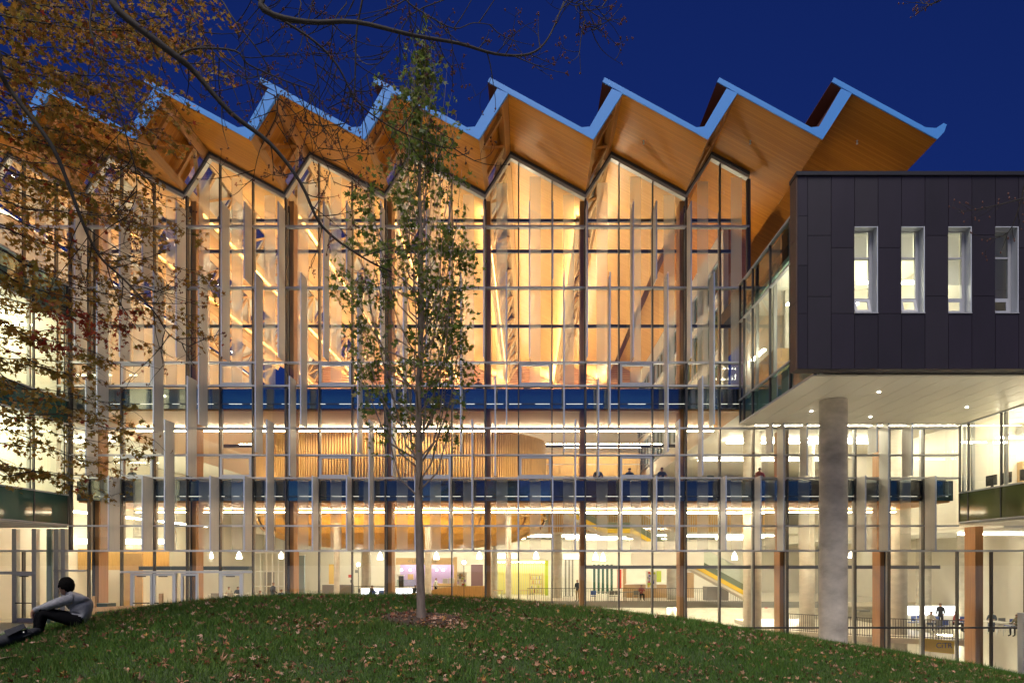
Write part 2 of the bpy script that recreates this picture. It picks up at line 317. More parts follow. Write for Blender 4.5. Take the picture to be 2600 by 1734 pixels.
# roof folds
for k, n in enumerate(range(-5, 4)):
    xv = X0 + BAY * n; last = (n == 3)
    g = [(RX, RZ), (BAY, 0.0), (BAY - 0.157, 0.565), (BAY - 0.52, 0.532), (0.506, 2.74), (0.40, 2.55)]
    if last: g = [(RX, RZ), (BAY, 0.0), (BAY + 0.3, 0.32), (BAY + 0.42, 0.66), (BAY + 0.28, 0.72), (BAY - 0.05, 0.5), (BAY - 0.52, 0.532), (0.506, 2.74), (0.40, 2.55)]
    gp = [(xv + a, ZV + b) for a, b in g]
    mb = MB(); npts = len(gp)
    # wood below, dark metal above
    vs = [(x, YF + 0.03, z) for x, z in gp] + [(x, YB, z) for x, z in gp]
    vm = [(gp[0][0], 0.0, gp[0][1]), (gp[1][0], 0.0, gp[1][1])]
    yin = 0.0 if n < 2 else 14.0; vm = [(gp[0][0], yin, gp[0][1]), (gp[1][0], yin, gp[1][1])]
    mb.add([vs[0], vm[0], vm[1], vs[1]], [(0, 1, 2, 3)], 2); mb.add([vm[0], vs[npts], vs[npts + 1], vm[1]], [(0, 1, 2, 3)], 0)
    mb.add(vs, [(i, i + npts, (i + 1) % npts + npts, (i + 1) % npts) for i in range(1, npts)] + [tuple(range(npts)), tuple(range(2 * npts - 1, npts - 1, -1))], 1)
    fold = mb.build('roof_fold', [roofwood, brownclad, eavewood_shaded], hall)
    # metal fascia with blue sky light in its colour, a plate on the front of the fold, and its steep leg
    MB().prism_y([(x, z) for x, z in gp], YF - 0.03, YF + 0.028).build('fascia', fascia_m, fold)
    leg = [(0, 0), (RX, RZ), (0.82, 2.25), (-0.157, 0.565)]
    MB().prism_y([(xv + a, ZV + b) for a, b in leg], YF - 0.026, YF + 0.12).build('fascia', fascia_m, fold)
    # end cap of the ridge overhang
    # steep side: outer boarding over the eaves, glazing over the hall, chords and webs of the truss
    pan = [(-0.10, 0.50), (0.86, 2.12), (0.80, 2.24), (-0.157, 0.565)]
    y1 = 0.0 if n < 2 else YB
    mbp = MB(); pp = [(xv + a, ZV + b) for a, b in pan]; vs = [(x, YF + 0.125, z) for x, z in pp] + [(x, y1, z) for x, z in pp]
    mbp.add(vs, [(0, 4, 5, 1)], 0); mbp.add(vs, [(1, 5, 6, 2), (2, 6, 7, 3), (3, 7, 4, 0), (0, 1, 2, 3), (7, 6, 5, 4)], 1)
    mbp.build('steep_boarding', [eavewood_shaded, brownclad], fold)
    if n < 2:
        MB().add([(xv - 0.12, 0.0, ZV + 0.55), (xv + 0.82, 0.0, ZV + 2.2), (xv + 0.82, YB, ZV + 2.2), (xv - 0.12, YB, ZV + 0.55)], [(0, 3, 2, 1)]).build('clerestory_pane', skyl_m, fold)
    yb = YB if n < 2 else 9.0
    for ya, yc, bm_ in ((YF + 0.13, -0.01, eavebeam_shaded), (0.0, yb, eavebeam_shaded if n > 1 else beamwood)):
        MB().prism_y([(xv + 0.0, ZV + 0.01), (xv + 0.20, ZV + 0.32), (xv + 0.02, ZV + 0.45), (xv - 0.16, ZV + 0.12)], ya, yc).build('truss_chord', bm_, fold)
        MB().prism_y([(xv + 1.06, ZV + 1.64), (xv + RX - 0.012, ZV + RZ - 0.02), (xv + 0.98, ZV + 2.16), (xv + 0.80, ZV + 1.82)], ya, yc).build('truss_chord', bm_, fold)
    step = 2.35; q = 0; y = YF + 1.05
    web = MB()
    while y < yb - 0.5:
        a = Vector((xv + 0.09, y, ZV + 0.25)); b = Vector((xv + 0.95, y, ZV + 1.78))
        MB().beam(a, b, 0.14, 0.2, (0, 1, 0)).build('truss_post', eavebeam_shaded if y < 0 else beamwood, fold)
        if y + step < yb:
            a2 = Vector((xv + 0.09, y + (step if q % 2 else 0), ZV + 0.25)); b2 = Vector((xv + 0.95, y + (0 if q % 2 else step), ZV + 1.78))
            MB().beam(a2, b2, 0.12, 0.16, (1, 0, 0)).build('truss_brace', eavebeam_shaded if y < -1.5 else beamwood, fold)
        if n < 2 and y > 0 and q % 3 != 1: MB().prism_y([(xv - .05, ZV + .52), (xv + .87, ZV + 2.08), (xv + .83, ZV + 2.11), (xv - .09, ZV + .55)], y + .1, min(y + step - .1, yb)).build('infill_panel', white_w, fold)
        y += step; q += 1
    if n == 1 or n == 2 or n == 3:      # sprinkler head under the soffit
        MB().lathe([(0.05, -0.16), (0.02, -0.05), (0.05, 0)], (xv + 2.6, -2.2, ZV + RZ * (1 - (2.6 - RX) / (BAY - RX)) - 0.005), 8).build('sprinkler', steel, fold)
    # long light along the bottom chord
    if n < 2:
        tray = MB().box(xv - 0.34, xv - 0.04, 1.6, 36.0, ZV - 0.34, ZV - 0.30).box(xv - 0.34, xv - 0.31, 1.6, 36.0, ZV - 0.30, ZV - 0.22).box(xv - .07, xv - .04, 1.6, 36.0, ZV - .30, ZV - .22).build('light_trough', beamwood, fold)
        MB().box(xv - 0.27, xv - 0.11, 1.7, 35.9, ZV - 0.296, ZV - 0.27).build('truss_light', L_truss, tray if False else fold)
        MB().box(xv + 3.4, xv + 4.2, 35.2, 35.6, ZV - 0.74, ZV - 0.70).build('uplight', L_up, fold); MB().box(xv + 3.3, xv + 4.3, 35.1, 35.7, ZV - .79, ZV - .745).box(xv + 3.3, xv + 4.3, 35.1, 35.14, ZV - .744, ZV - .64).build('uplight_housing', beamwood, fold)

# curtain wall: head frame follows the folds
XL, XR = -23.3, 11.1; XLU = XM(-15)
cw_v = MB()
xs = [XLU]
for n in range(-5, 3):
    for t in (0, RX):
        x = X0 + BAY * n + t
        if XLU < x < XR: xs.append(x)
xs.append(XR)
for a, b in zip(xs, xs[1:]):
    za, zb = roof_u(a + 1e-6), roof_u(b - 1e-6)
    cw_v.prism_y([(a, za - 0.30), (b, zb - 0.30), (b, zb - 0.01), (a, za - 0.01)], -0.14, 0.16)
wall = cw_v.build('curtain_wall', headframe, hall)
for a, b in zip(xs, xs[1:]):
    za, zb = roof_u(a + 1e-6), roof_u(b - 1e-6)
    MB().prism_y([(a, za - 0.13), (b, zb - 0.13), (b, zb - 0.02), (a, za - 0.02)], -0.22, -0.143).build('head_cap', mull_m, wall)
RT = [fz(578), fz(733), fz(922), fz(981), fz(1088), fz(1156), fz(1214), fz(1335), fz(1398)]
_pm = {}
def pane(x0, x1, z0, z1, m=None, y=0.0):
    m = m or pane_m; k = (round(x1 - x0, 3), round(z1 - z0, 3), m.name)
    if k not in _pm:
        a, c = (x1 - x0) / 2, (z1 - z0) / 2
        _pm[k] = MB().add([(-a, 0, -c), (a, 0, -c), (a, 0, c), (-a, 0, c)], [(0, 1, 2, 3)]).mesh('pane', m)
    o = bpy.data.objects.new('pane', _pm[k]); link(o, wall, ((x0 + x1) / 2, y, (z0 + z1) / 2)); return o
cols_up = [XM(i) for i in range(-15, 8)] + [XR]
for a, b in zip(cols_up, cols_up[1:]):
    # top pane with its sloping head
    top = [(b, roof_u(b - 1e-6) - 0.28)]
    for n in range(-5, 3):
        xa = X0 + BAY * n + RX
        if a < xa < b: top.append((xa, roof_u(xa) - 0.28))
    top.append((a, roof_u(a + 1e-6) - 0.28))
    pts = [(a, RT[0]), (b, RT[0])] + top
    MB().add([(x, 0, z) for x, z in pts], [tuple(range(len(pts)))]).build('pane', pane_m, wall)
    for r in range(4): pane(a, b, RT[r + 1], RT[r], spand_m if r == 9 else None)
cols_mid = [XL] + [XM(i) for i in range(-12, 14)] + [21.7]
for a, b in zip(cols_mid, cols_mid[1:]):
    for r in range(4, 8): pane(a, b, RT[r + 1], RT[r])
cols_low = [XM(i) for i in range(-15, 18)]
DOOR = (-11, -7)
for i in range(-15, 19):
    a, b = XM(i), XM(i + 1)
    if i < 0:
        if DOOR[0] <= i < DOOR[1]: pane(a, b, 2.62, RT[8])
        else: pane(a, b, 0.03, RT[8])
    else:
        pane(a, b, fz(1592.6), RT[8]); pane(a, b, -3.4, fz(1592.6))
# mullions
for x in cols_up[1:]:
    zt = roof_u(min(x, XR - 0.01)) - 0.31; th = 0.027 if min(abs(x - XM(3 * q)) for q in range(-5, 4)) > .1 else 0.05
    if x == XR: th = 0.09
    bx('mullion', mull_m, wall, x - th, x + th, -0.10, 0.12, 10.0 if x > 9.7 else 9.9, zt)
for k, i in enumerate(range(-12, 14)):
    x = XM(i); bx('mullion', mull_m, wall, x - 0.028, x + 0.028, -0.10, 0.12, RT[8], 9.88)
for i in range(-15, 20):
    x = XM(i); z0 = -3.4 if i >= 0 else 0.0
    bx('mullion', mull_m, wall, x - 0.028, x + 0.028, -0.10, 0.12, z0, RT[8] - 0.05)
bx('mullion', mull_m, wall, XL - 0.05, XL + 0.05, -0.1, 0.12, RT[8], 21)
# pale inner posts seen beside the dark caps
for i in list(range(-12, 14)):
    x = XM(i); bx('inner_mullion', headframe, wall, x - 0.03, x + 0.03, 0.125, 0.30, 3.7 if i < 0 else -3.4, 9.9 if i > 7 else 20.9)
# transoms
for r, z in enumerate(RT[:4]): bx('transom', frame_m, wall, XLU, XR, -0.16, 0.10, z - 0.045, z + 0.045)
for z in (RT[4], RT[5], RT[6], RT[7]): bx('transom', frame_m, wall, XL, 21.7, -0.16, 0.10, z - 0.04, z + 0.04)
bx('transom', frame_m, wall, XM(-15), XM(19), -0.16, 0.10, RT[8] - 0.045, RT[8] + 0.045)
bx('transom', mull_m, wall, XM(0), XM(19), -0.13, 0.10, fz(1592.6) - 0.04, fz(1592.6) + 0.04)
bx('transom', frame_m, wall, XM(0), XM(19), -0.13, 0.10, -3.4, -3.25)
bx('transom', frame_m, wall, XM(-11), XM(-7), -0.15, 0.10, 2.52, 2.62)
# opening lights: heavier frames round the middle pane of each bay
for n in range(-4, 3):
    a, b = XM(3 * n + 1), XM(3 * n + 2)
    for zt, zb in ((RT[2], RT[3]), (RT[5], RT[6])):
        if b > 11: continue
        z1, z0 = zt - 0.05, zb + 0.05; t = 0.11
        f = MB(); f.box(a + .04, b - .04, -0.135, 0.05, z1 - t, z1); f.box(a + .04, b - .04, -0.135, 0.05, z0, z0 + t)
        f.box(a + .04, a + .04 + t, -0.135, 0.05, z0 + t, z1 - t); f.box(b - .04 - t, b - .04, -0.135, 0.05, z0 + t, z1 - t)
        f.build('opening_window_frame', frame_m, wall)
# frit strips on the middle third of every pane
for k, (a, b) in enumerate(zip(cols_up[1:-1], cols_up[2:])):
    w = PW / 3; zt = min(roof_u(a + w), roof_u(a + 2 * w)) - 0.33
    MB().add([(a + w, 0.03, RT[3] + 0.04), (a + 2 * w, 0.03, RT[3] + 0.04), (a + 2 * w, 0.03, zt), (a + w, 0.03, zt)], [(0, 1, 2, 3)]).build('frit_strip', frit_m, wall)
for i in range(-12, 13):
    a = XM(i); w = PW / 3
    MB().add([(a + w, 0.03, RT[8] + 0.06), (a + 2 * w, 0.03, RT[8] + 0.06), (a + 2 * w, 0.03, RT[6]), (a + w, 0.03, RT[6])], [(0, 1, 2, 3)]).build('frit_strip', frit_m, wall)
# vertical sun fins, staggered in the same rhythm in every bay
FD = 1.06
FINS = [(0.33, 969, 1214), (0.66, 714, 1088), (1.33, 540, 923), (2.0, 540, 731), (2.33, 714, 1156), (3.0, 540, 923), (1.0, 1214, 1398), (2.0, 1214, 1398), (2.66, 1076, 1398)]
for n in range(-5, 5):
    for off, t, b in FINS:
        x = XM(3 * n + off)
        zt, zb = fz(t), fz(b)
        if x < -22.9 or x > 21.2: continue
        if x > 10.2:
            if zb > 9.5: continue
            zt = min(zt, 9.9)
        if x > 9.2 and zt > 9.95 and zb > 8: continue
        f = bx('fin', fin_m, hall, x - 0.014, x + 0.014, -FD, -0.17, zb, zt)
        bx('edge_cap', finedge, f, x - 0.03, x + 0.03, -FD - 0.05, -FD - 0.001, zb, zt)
# glulam columns behind the glass
for k, i in enumerate(range(-12, 16, 3)):
    x = XM(i); zt = ZV - 0.15 if i <= 6 else 9.85; zb = -3.88 if i >= 0 else 0.0
    if x > 21: continue
    sd = 1 if x < 0 else -1
    o = bx('timber_column', glulam, hall, x + sd * 0.10 - 0.14, x + sd * 0.10 + 0.14, 0.42, 1.22, zb, zt)
    bx('steel_post', darkbeam, o, x - 0.045, x + 0.045, 0.31, 0.41, zb, zt - 0.3)
xr = XM(15) + 0.2
o = bx('timber_column', glulam, hall, 22.9, 23.3, 0.42, 1.3, -3.88, 4.9)
# inner wind beams
for y_, x1 in ((528, XR), (609, XR), (806, XR)):
    z = fz(y_); bx('wind_beam', darkbeam, hall, XL, x1, 1.25, 1.40, z - 0.07, z + 0.07)
bx('wind_beam', grey_p, hall, XM(3), 21.6, 1.25, 1.40, 2.72, 2.90)
# floors, galleries, walls of the hall
def slab(name, m, x0, x1, y0, y1, z0, z1): return bx(name, m, hall, x0, x1, y0, y1, z0, z1)
for zt, zb, xr in ((11.90, 10.86, 11.05), (7.22, 6.16, 21.6)):
    slab('gallery_slab', slab_m, XL + 0.1, xr, 0.31, 5.2, zb + 0.06, zt)
    slab('gallery_soffit', soffitwood, XL + 0.1, xr, 0.45, 5.15, zb - 0.03, zb + 0.055)
    slab('light_strip', L_strip, XL + 0.5, xr - 0.4, 4.85, 5.05, zb - 0.20, zb - 0.18)
    # perforated slot of light along the slab edge
    for i in range(-12, 14):
        if XM(i) > xr - 1: continue
        o = slab('spandrel_panel', random.choice((blue_sp, blue_sp, grey_sp) if zb > 9 else (grey_sp, grey_sp, blue_sp)), XM(i) + .04, min(XM(i + 1), xr) - .04, .10, .128, zb + 0.02, zt - .02)
        o.rotation_euler = (random.gauss(0, .014), 0, random.gauss(0, .008))
    slab('slot_light', L_slot, XL + 0.6, xr - 0.3, 0.086, 0.099, zb + 0.24, zb + 0.262)
    k = 0; x = XL + 0.6
    while x < xr - 0.6:
        w = random.uniform(0.15, 0.9); slab('slot_cover', slab_m, x, x + w, 0.070, 0.084, zb + 0.22, zb + 0.28); x += w + random.uniform(0.3, 1.4)
    # added glowing strip on the gallery, hidden from below, to brighten the roof
    if zt > 9: slab('added_roof_glow', L_roofglow, XL + 1, xr - 1, 4.7, 4.9, zt + .03, zt + .06)
    # study desk behind the glass
    slab('study_counter', grey_p, XL + 0.3, xr - 0.2, 0.45, 1.1, zt + 0.02, zt + 0.08)
slab('hall_floor', floor_m, -28, X0, 0.13, 37, -0.3, 0.0)
slab('hall_floor', floor_m, X0 + 0.01, 30, 18.3, 37, -0.32, -0.001)
slab('lower_floor', floor_m, X0 - 6, 30, 0.13, 37, -4.2, -3.9)
slab('floor_edge', grey_p, X0 + 0.01, 24, 18.18, 18.29, -0.42, 0.05)
slab('lower_back_wall', conc, X0, 30, 25.0, 25.3, -3.9, -0.33)
slab('back_wall', white_w, -28, 30, 37.0, 37.3, -4.2, 20.9)
slab('side_wall', white_w, -28.6, -28.3, 0.2, 37, 10.4, 22)
slab('side_wall', white_w, -28.3, -28.0, 0.2, 37, 0, 10.15)
slab('side_wall', white_w, 24.2, 24.5, 0.13, 37, 4.95, 10.9); slab('side_wall', white_w, 30, 30.3, 0.13, 37, -4.2, 4.9); slab('ceiling', cream_w, 24.2, 30.3, 0.2, 37, 4.82, 4.94); slab('ceiling_light', L_tube, 25, 29.5, 5, 5.2, 4.65, 4.75)
slab('side_wall', white_w, 11.3, 11.6, 5.2, 37, 10.9, 22.6)
slab('ceiling', cream_w, 11.1, 24.4, 0.2, 37, 10.86, 10.95)
slab('ceiling', cream_w, -28.4, XL, 0.2, 37, 10.2, 11.9)
slab('back_gallery', cream_w, -23.6, 24.1, 24.0, 36.9, 5.55, 6.15)
slab('back_gallery', cream_w, -23.6, 11.2, 27.0, 36.9, 10.2, 10.9); slab('added_roof_glow', L_roofglow, -22, 10, 27.6, 27.8, 10.93, 10.96); slab('added_roof_glow', L_roofglow, -22, 10, 17.0, 17.2, 12.0, 12.03); slab('roof_glow_beam', darkbeam, -23.6, 11.2, 16.9, 17.3, 11.8, 11.99)  # more strips added out of view to brighten the roof from below
for z in np.arange(19.3, 23.9, 0.24): slab('vent_slat', grille_m, -23.6, 11.2, 36.7, 36.78, z, z + 0.14)
slab('vent_back', tan_w, -23.6, 11.2, 36.9, 36.98, 18.9, 24.0)
# ribbon windows in the right-hand side wall, one frame and pane each
for k in range(9):
    y0 = 5.6 + k * 3.4
    for z0, z1 in ((12.2, 15.0), (15.6, 18.4), (19.0, 21.0)):
        f = MB(); f.box(11.16, 11.298, y0, y0 + 3.0, z0, z0 + .12); f.box(11.16, 11.298, y0, y0 + 3.0, z1 - .12, z1)
        for q in (0, 1.44, 2.88): f.box(11.16, 11.298, y0 + q, y0 + q + .12, z0 + .12, z1 - .12)
        o = f.build('side_window_frame', frame_m, hall)
        bx('side_window_pane', green_sp, o, 11.25, 11.29, y0 + .12, y0 + 2.88, z0 + .12, z1 - .12)
# tan slatted wall at the back of the upper gallery and parapets
for k in range(70):
    x = 1.2 + k * 0.13; bx('wall_slat', slatwood, hall, x, x + 0.075, 30.9, 31.0, 10.92, 13.4)
bx('wall_backing', tan_w, hall, 1.0, 10.6, 31.0, 31.1, 10.92, 13.6)
for k in range(100):
    x = 1.6 + k * 0.2; bx('parapet_slat', slatwood, hall, x, x + 0.13, 23.86, 23.94, 5.7, 7.3)
bx('parapet_rail', steel, hall, 1.5, 21.7, 23.84, 23.98, 7.3, 7.36)
bx('parapet_rail', steel, hall, 1.2, 10.9, 26.86, 26.98, 11.9, 11.96)
for y in (26, 29.5, 33): slab('ceiling_light', L_tube, -20, 22, y, y + 0.22, 5.40, 5.52)
for y, x0, x1 in ((31.6, 3.2, 10.4),): slab('ceiling_light', L_tube, x0, x1, 29.0, 29.25, 13.8, 13.9)
slab('ceiling_light', L_court, 12.5, 23.5, 3.0, 3.2, 10.62, 10.7); slab('ceiling_light', L_court, 12.5, 23.5, 8.5, 8.7, 10.62, 10.7); slab('ceiling_light', L_tube, 12.5, 23.5, 16, 16.2, 10.62, 10.7)
slab('ceiling_light', L_court, 16, 27, 9.0, 9.25, -1.62, -1.55); slab('ceiling_light', L_tube, 3, 14, 6.0, 6.2, 5.98, 6.05); slab('ceiling_light', L_court, 2, 23, 21.5, 21.7, -0.52, -0.44); slab('ceiling_light', L_wing, -26, -25.8, 3, 20, 5.9, 6.0)  # court strips under the floors are added to brighten the lower court
slab('ceiling_light', L_tube, -26.4, -23.6, 4, 4.2, 9.9, 10.0)
# round concrete columns inside
for px, y, r, z0, z1 in ((1910, 6, .52, -3.9, 10.86), (2049, 9, .47, -3.9, 10.86), (2280, 6, .50, -3.9, 10.86), (2345, 15, .5, -3.9, 10.86), (855, 6.5, .17, 0, 6.1), (1087, 6.5, .20, 0, 6.1),
                         (1291, 6.5, .18, -3.9, 6.1), (930, 25, .42, 0, 5.55), (1415, 25, .42, 0, 5.55), (1705, 22, .40, -3.9, 5.55), (1255, 26, .3, 0, 5.55), (2450, 9, .45, -3.9, 10.86)):
    MB().lathe([(r, 0), (r, z1 - z0)], (Xat(px, DIST + y), y, z0), 24).build('round_column', conc, hall, smooth=False)
# entrance doors
def door_leaf(x0, x1, parent, name='door'):
    t = 0.11; f = MB()
    f.box(x0, x0 + t, -0.12, 0.0, 0.02, 2.5); f.box(x1 - t, x1, -0.12, 0.0, 0.02, 2.5); f.box(x0 + t, x1 - t, -0.12, 0.0, 2.38, 2.5); f.box(x0 + t, x1 - t, -0.12, 0.0, 0.02, 0.24)
    o = f.build(name, frame_m, parent)
    MB().add([(x0 + t, -0.06, .24), (x1 - t, -0.06, .24), (x1 - t, -0.06, 2.38), (x0 + t, -0.06, 2.38)], [(0, 1, 2, 3)]).build('door_pane', pane_m, o)
    MB().box(x0 + t, x1 - t, -0.19, -0.13, 0.98, 1.03).build('push_bar', darkbeam, o)
    MB().box(x0 + 0.3, x0 + 0.75, -0.16, -0.121, 2.32, 2.37).build('door_closer', darkbeam, o)
    return o
for a, b in ((337, 390), (391.5, 446), (562, 616)): door_leaf(fx(a), fx(b), hall)
dr = door_leaf(fx(462), fx(505), hall); dr['label'] = 'narrower door leaf standing open beside the timber post'
for a, b in ((302, 336), (447, 461), (506, 561), (617, 644)): pane(fx(a), fx(b), 0.03, 2.52)
for a in (336, 447, 561, 617): bx('door_jamb', frame_m, hall, fx(a) - .04, fx(a) + .04, -0.125, 0.05, 0.0, 2.518)
for a, b in ((342, 425), (425.5, 470), (508, 560), (563, 626)):
    bx('air_curtain', doorgreen, hall, fx(a), fx(b) - .03, 0.35, 0.95, 2.66, 2.86)
# ------------------------------------------------------------------ side wings and the dark box
ZB = [4.94, 6.44, 10.0, 11.2, 15.2, 17.0]
def side_glazing(w, X, ys, bands, face, soff=True):
    """glazed wall in the plane x = X; face = +1 looks to +x, -1 to -x"""
    for a, b in zip(ys, ys[1:]):
        for z0, z1, kind in bands:
            if kind == 'g': MB().box(X - .02, X + .02, a + .03, b - .03, z0 + .03, z1 - .03).build('spandrel_panel', green_sp, w)
            elif kind == 'r': MB().add([(X, a, z0), (X, b, z0), (X, b, z1), (X, a, z1)], [(0, 1, 2, 3)]).build('glass_panel', spand_t, w)
            else: MB().add([(X, a, z0), (X, b, z0), (X, b, z1), (X, a, z1)], [(0, 1, 2, 3)]).build('pane', pane_m, w)
    z0, z1 = bands[0][0], bands[-1][1]
    for y in ys:
        bx('mullion', mull_m, w, X - .05, X + .05, y - .03, y + .03, z0, z1)
        bx('inner_mullion', headframe, w, X - face * .2 - .07, X - face * .2 + .07, y - .09, y + .03, z0, z1)
    for z in sorted(set([b[0] for b in bands] + [z1])):
        bx('transom', frame_m, w, X - .07, X + .07, ys[0], ys[-1], z - .035, z + .035)
spand_t = glass('tinted_glass', (0.30, 0.46, 0.42), 0.10, 0.7)
lw = empty('glazed_wing_building', (-29, -6, 0), 'glazed wing with green spandrels behind the maple branches', 'building')
ysl = [-12.0, -9.65, -7.3, -4.95, -2.6, -0.25]
side_glazing(lw, -23.3, ysl, [(ZB[0], ZB[1], 'g'), (ZB[1], ZB[2], 'v'), (ZB[2], ZB[3], 'g'), (ZB[3], ZB[4], 'v'), (ZB[4], ZB[5], 'r')], 1)
for z0, z1 in ((4.86, 6.3), (10.06, 11.1), (15.3, 16.2)): bx('floor_slab', cream_w, lw, -36, -23.36, -12, -0.2, z0, z1)
bx('partition', white_w, lw, -33.3, -33, -12, -0.2, 6.3, 15.3); bx('end_wall', white_w, lw, -36, -23.4, -12.3, -12.02, 4.9, 17)
bx('rear_wall', white_w, lw, -36, -23.9, -0.19, -0.17, 6.3, 15.3)
for z in (9.6, 14.7):
    for y in (-10.5, -8, -5.5, -3, -1.2):
        bx('ceiling_light', L_wing, lw, -31.5, -24.5, y, y + .16, z, z + .07)
for x in (-29, -26): bx('inner_post', white_w, lw, x - .2, x + .2, -3.2, -2.8, 6.3, 15.3)
bx('soffit', conc, lw, -36, -23.3, -12, -0.16, 4.80, 4.855)

rw = empty('low_wing_building', (28, -5, 5), 'low glazed wing with olive spandrel panels under the dark box', 'building')
ysr = [-7.9, -5.6, -3.25, -0.9, -0.22]
olive = plain('olive_spandrel', (0.11, 0.13, 0.045), 0.12, spec=0.6)
_g = green_sp; green_sp = olive
side_glazing(rw, 21.7, ysr, [(5.06, 6.55, 'g'), (6.55, 9.96, 'v')], -1)
green_sp = _g
bx('floor_slab', cream_w, rw, 21.78, 34, -9, -0.2, 4.98, 6.45); bx('rear_wall', white_w, rw, 22.1, 34, -0.19, -0.17, 6.45, 10)
bx('partition', white_w, rw, 30, 30.2, -9, -.2, 6.45, 10); bx('tan_cupboard', tan_w, rw, 27.6, 28.9, -0.6, -.2, 6.45, 8.1); bx('tan_cupboard', tan_w, rw, 24.6, 25.3, -0.6, -.2, 6.45, 8.1)
bx('soffit', soffit_p, rw, 21.7, 34, -9, -0.16, 4.92, 4.975)
for y in (-6, -3.2, -1.2): bx('ceiling_light', L_tube, rw, 23, 29.5, y, y + .2, 9.15, 9.22)
for x in (24.5, 27.5): bx('duct', steel, rw, x, x + .4, -9, -0.3, 9.45, 9.8)
disc = empty('oval_pendant_lamp', (26.2, -4.6, 8.5), 'glowing oval disc lamp hanging in the low wing window', 'lamp')
MB().lathe([(0.1, -.16), (0.75, -.11), (0.95, 0), (0.75, .11), (0.1, .16)], (26.2, -4.6, 8.75), 24).build('lamp_shade', L_pend, disc, True)
MB().tube([(26.2, -4.6, 8.9), (26.2, -4.6, 9.44)], 0.02, 6).build('cord', steel, disc)

# dark clad box on one round column
ob = empty('dark_clad_box_building', (18, -5, 10), 'dark panel clad box with slit windows cantilevered over a round column', 'building')
BX0, BX1, BY0, BY1 = 9.73, 27.0, -9.82, -9.25
PXM = 69.9
def ZF(py): return EYE + (VY - py) / PXM
zw0, zw1 = ZF(796), ZF(574.7); ztop = ZF(437)
colx = [BX0, 10.10] + [10.10 + .852 * j for j in range(1, 20)]
wins = [3, 5, 7, 9, 11, 13, 15]         # column indices that hold windows
bz0 = 10.06
bx('wall', black_p, ob, BX0, BX1, BY0, BY1, bz0, zw0); bx('wall', black_p, ob, BX0, BX1, BY0, BY1, zw1, ztop - .14)
prev = BX0
for w in wins:
    a, b = colx[w], colx[w + 1]
    bx('wall', black_p, ob, prev, a, BY0, BY1, zw0, zw1); prev = b
bx('wall', black_p, ob, prev, BX1, BY0, BY1, zw0, zw1)
bx('parapet_cap', parapet, ob, BX0 - .06, BX1, BY0 - .10, BY1 + .05, ztop - .135, ztop)
cladm = [black_p] + [plain('dark_panel_%s' % q, c, .5, var=.25, scale=1.1, stretch=(1, 1, .3)) for q, c in (('a', (.0125, .008, .017)), ('b', (.010, .0064, .0135)))]
joints = {0: [549, 674, 796], 1: [598, 753], 2: [629, 796], 4: [629, 796], 6: [598, 752], 8: [597, 752], 10: [629, 760], 12: [600, 752]}
for j in range(len(colx) - 1):
    a, b = colx[j], colx[j + 1]; g = 0.009
    if j in wins: zs = [(bz0, zw0), (zw1, ztop - .15)]
    else:
        c = [bz0] + sorted(ZF(p) for p in joints.get(j, [629, 796])) + [ztop - .15]; zs = list(zip(c, c[1:]))
    for z0, z1 in zs: bx('cladding_panel', random.choice(cladm), ob, a + g, b - g, BY0 - .04, BY0 - .003, z0 + g, z1 - g)
for z0, z1 in ((bz0, 12.5), (12.5, 14.8), (14.8, ztop - .15)): bx('cladding_panel', plain('brown_panel' + str(z0), (0.085, 0.05, 0.04), .55), ob, BX0 - .04, BX0 - .003, BY0 - .03, BY1, z0 + .01, z1 - .01)
for k, w in enumerate(wins):
    a, b = colx[w], colx[w + 1]; yf = BY0 + .30
    win = MB(); t = .06
    for x0, x1 in ((a, a + t), (b - t - .1, b - .04)): win.box(x0, x1, yf, yf + .1, zw0 + .03, zw1)
    zt, zm = ZF(647), ZF(753)
    for z in (zw0 + .03, zm, zt, zw1 - t): win.box(a + t, b - t - .1, yf, yf + .1, z, z + t)
    win = win.build('window', frame_m, ob)
    if k == 3: win['label'] = 'unlit slit window'
    for z0, z1 in ((zm + t, zt), (zt + t, zw1 - t)): MB().add([(a + t, yf + .05, z0), (b - t - .1, yf + .05, z0), (b - t - .1, yf + .05, z1), (a + t, yf + .05, z1)], [(0, 1, 2, 3)]).build('pane', pane_m, win)
    bx('reveal', reveal_m, win, b - .035, b - .004, BY0 - .035, BY1, zw0 + .03, zw1); bx('reveal', reveal_m, win, a + .004, b - .04, BY0 - .035, BY1, zw1 - .03, zw1 - .004)
    bx('sill', frame_m, win, a + .002, b - .002, BY0 - .075, BY1, zw0 + .002, zw0 + .028)
    tilt = .16 if k in (0, 1) else 0.02        # hopper light at the foot, the first two open
    za, zb_ = zw0 + .10, zm - .01; h = MB(); x0, x1 = a + t + .01, b - t - .12
    def hp(z, d): return (yf - .02 - d - tilt * (zb_ - z) / (zb_ - za) * 1.0)
    for (p0, p1, q0, q1) in ((x0, x1, za, za + .09), (x0, x1, zb_ - .09, zb_), (x0, x0 + .1, za + .09, zb_ - .09), (x1 - .1, x1, za + .09, zb_ - .09)):
        h.prism_x([(hp(q0, .05), q0), (hp(q0, 0), q0), (hp(q1, 0), q1), (hp(q1, .05), q1)][::-1], p0, p1)
    h.build('hopper_frame', frame_m, win)
    if k < 3: bx('blind', frit('blind%d' % k, .75), win, a + t, b - t - .1, yf + .16, yf + .165, zt - (.0, .0, .9)[k], zw1)
bx('room_floor', cream_w, ob, 10.70, BX1, BY1, -0.05, 10.1, 11.1); bx('room_ceiling', cream_w, ob, 10.70, BX1, BY1, -0.05, 15.5, 15.7)
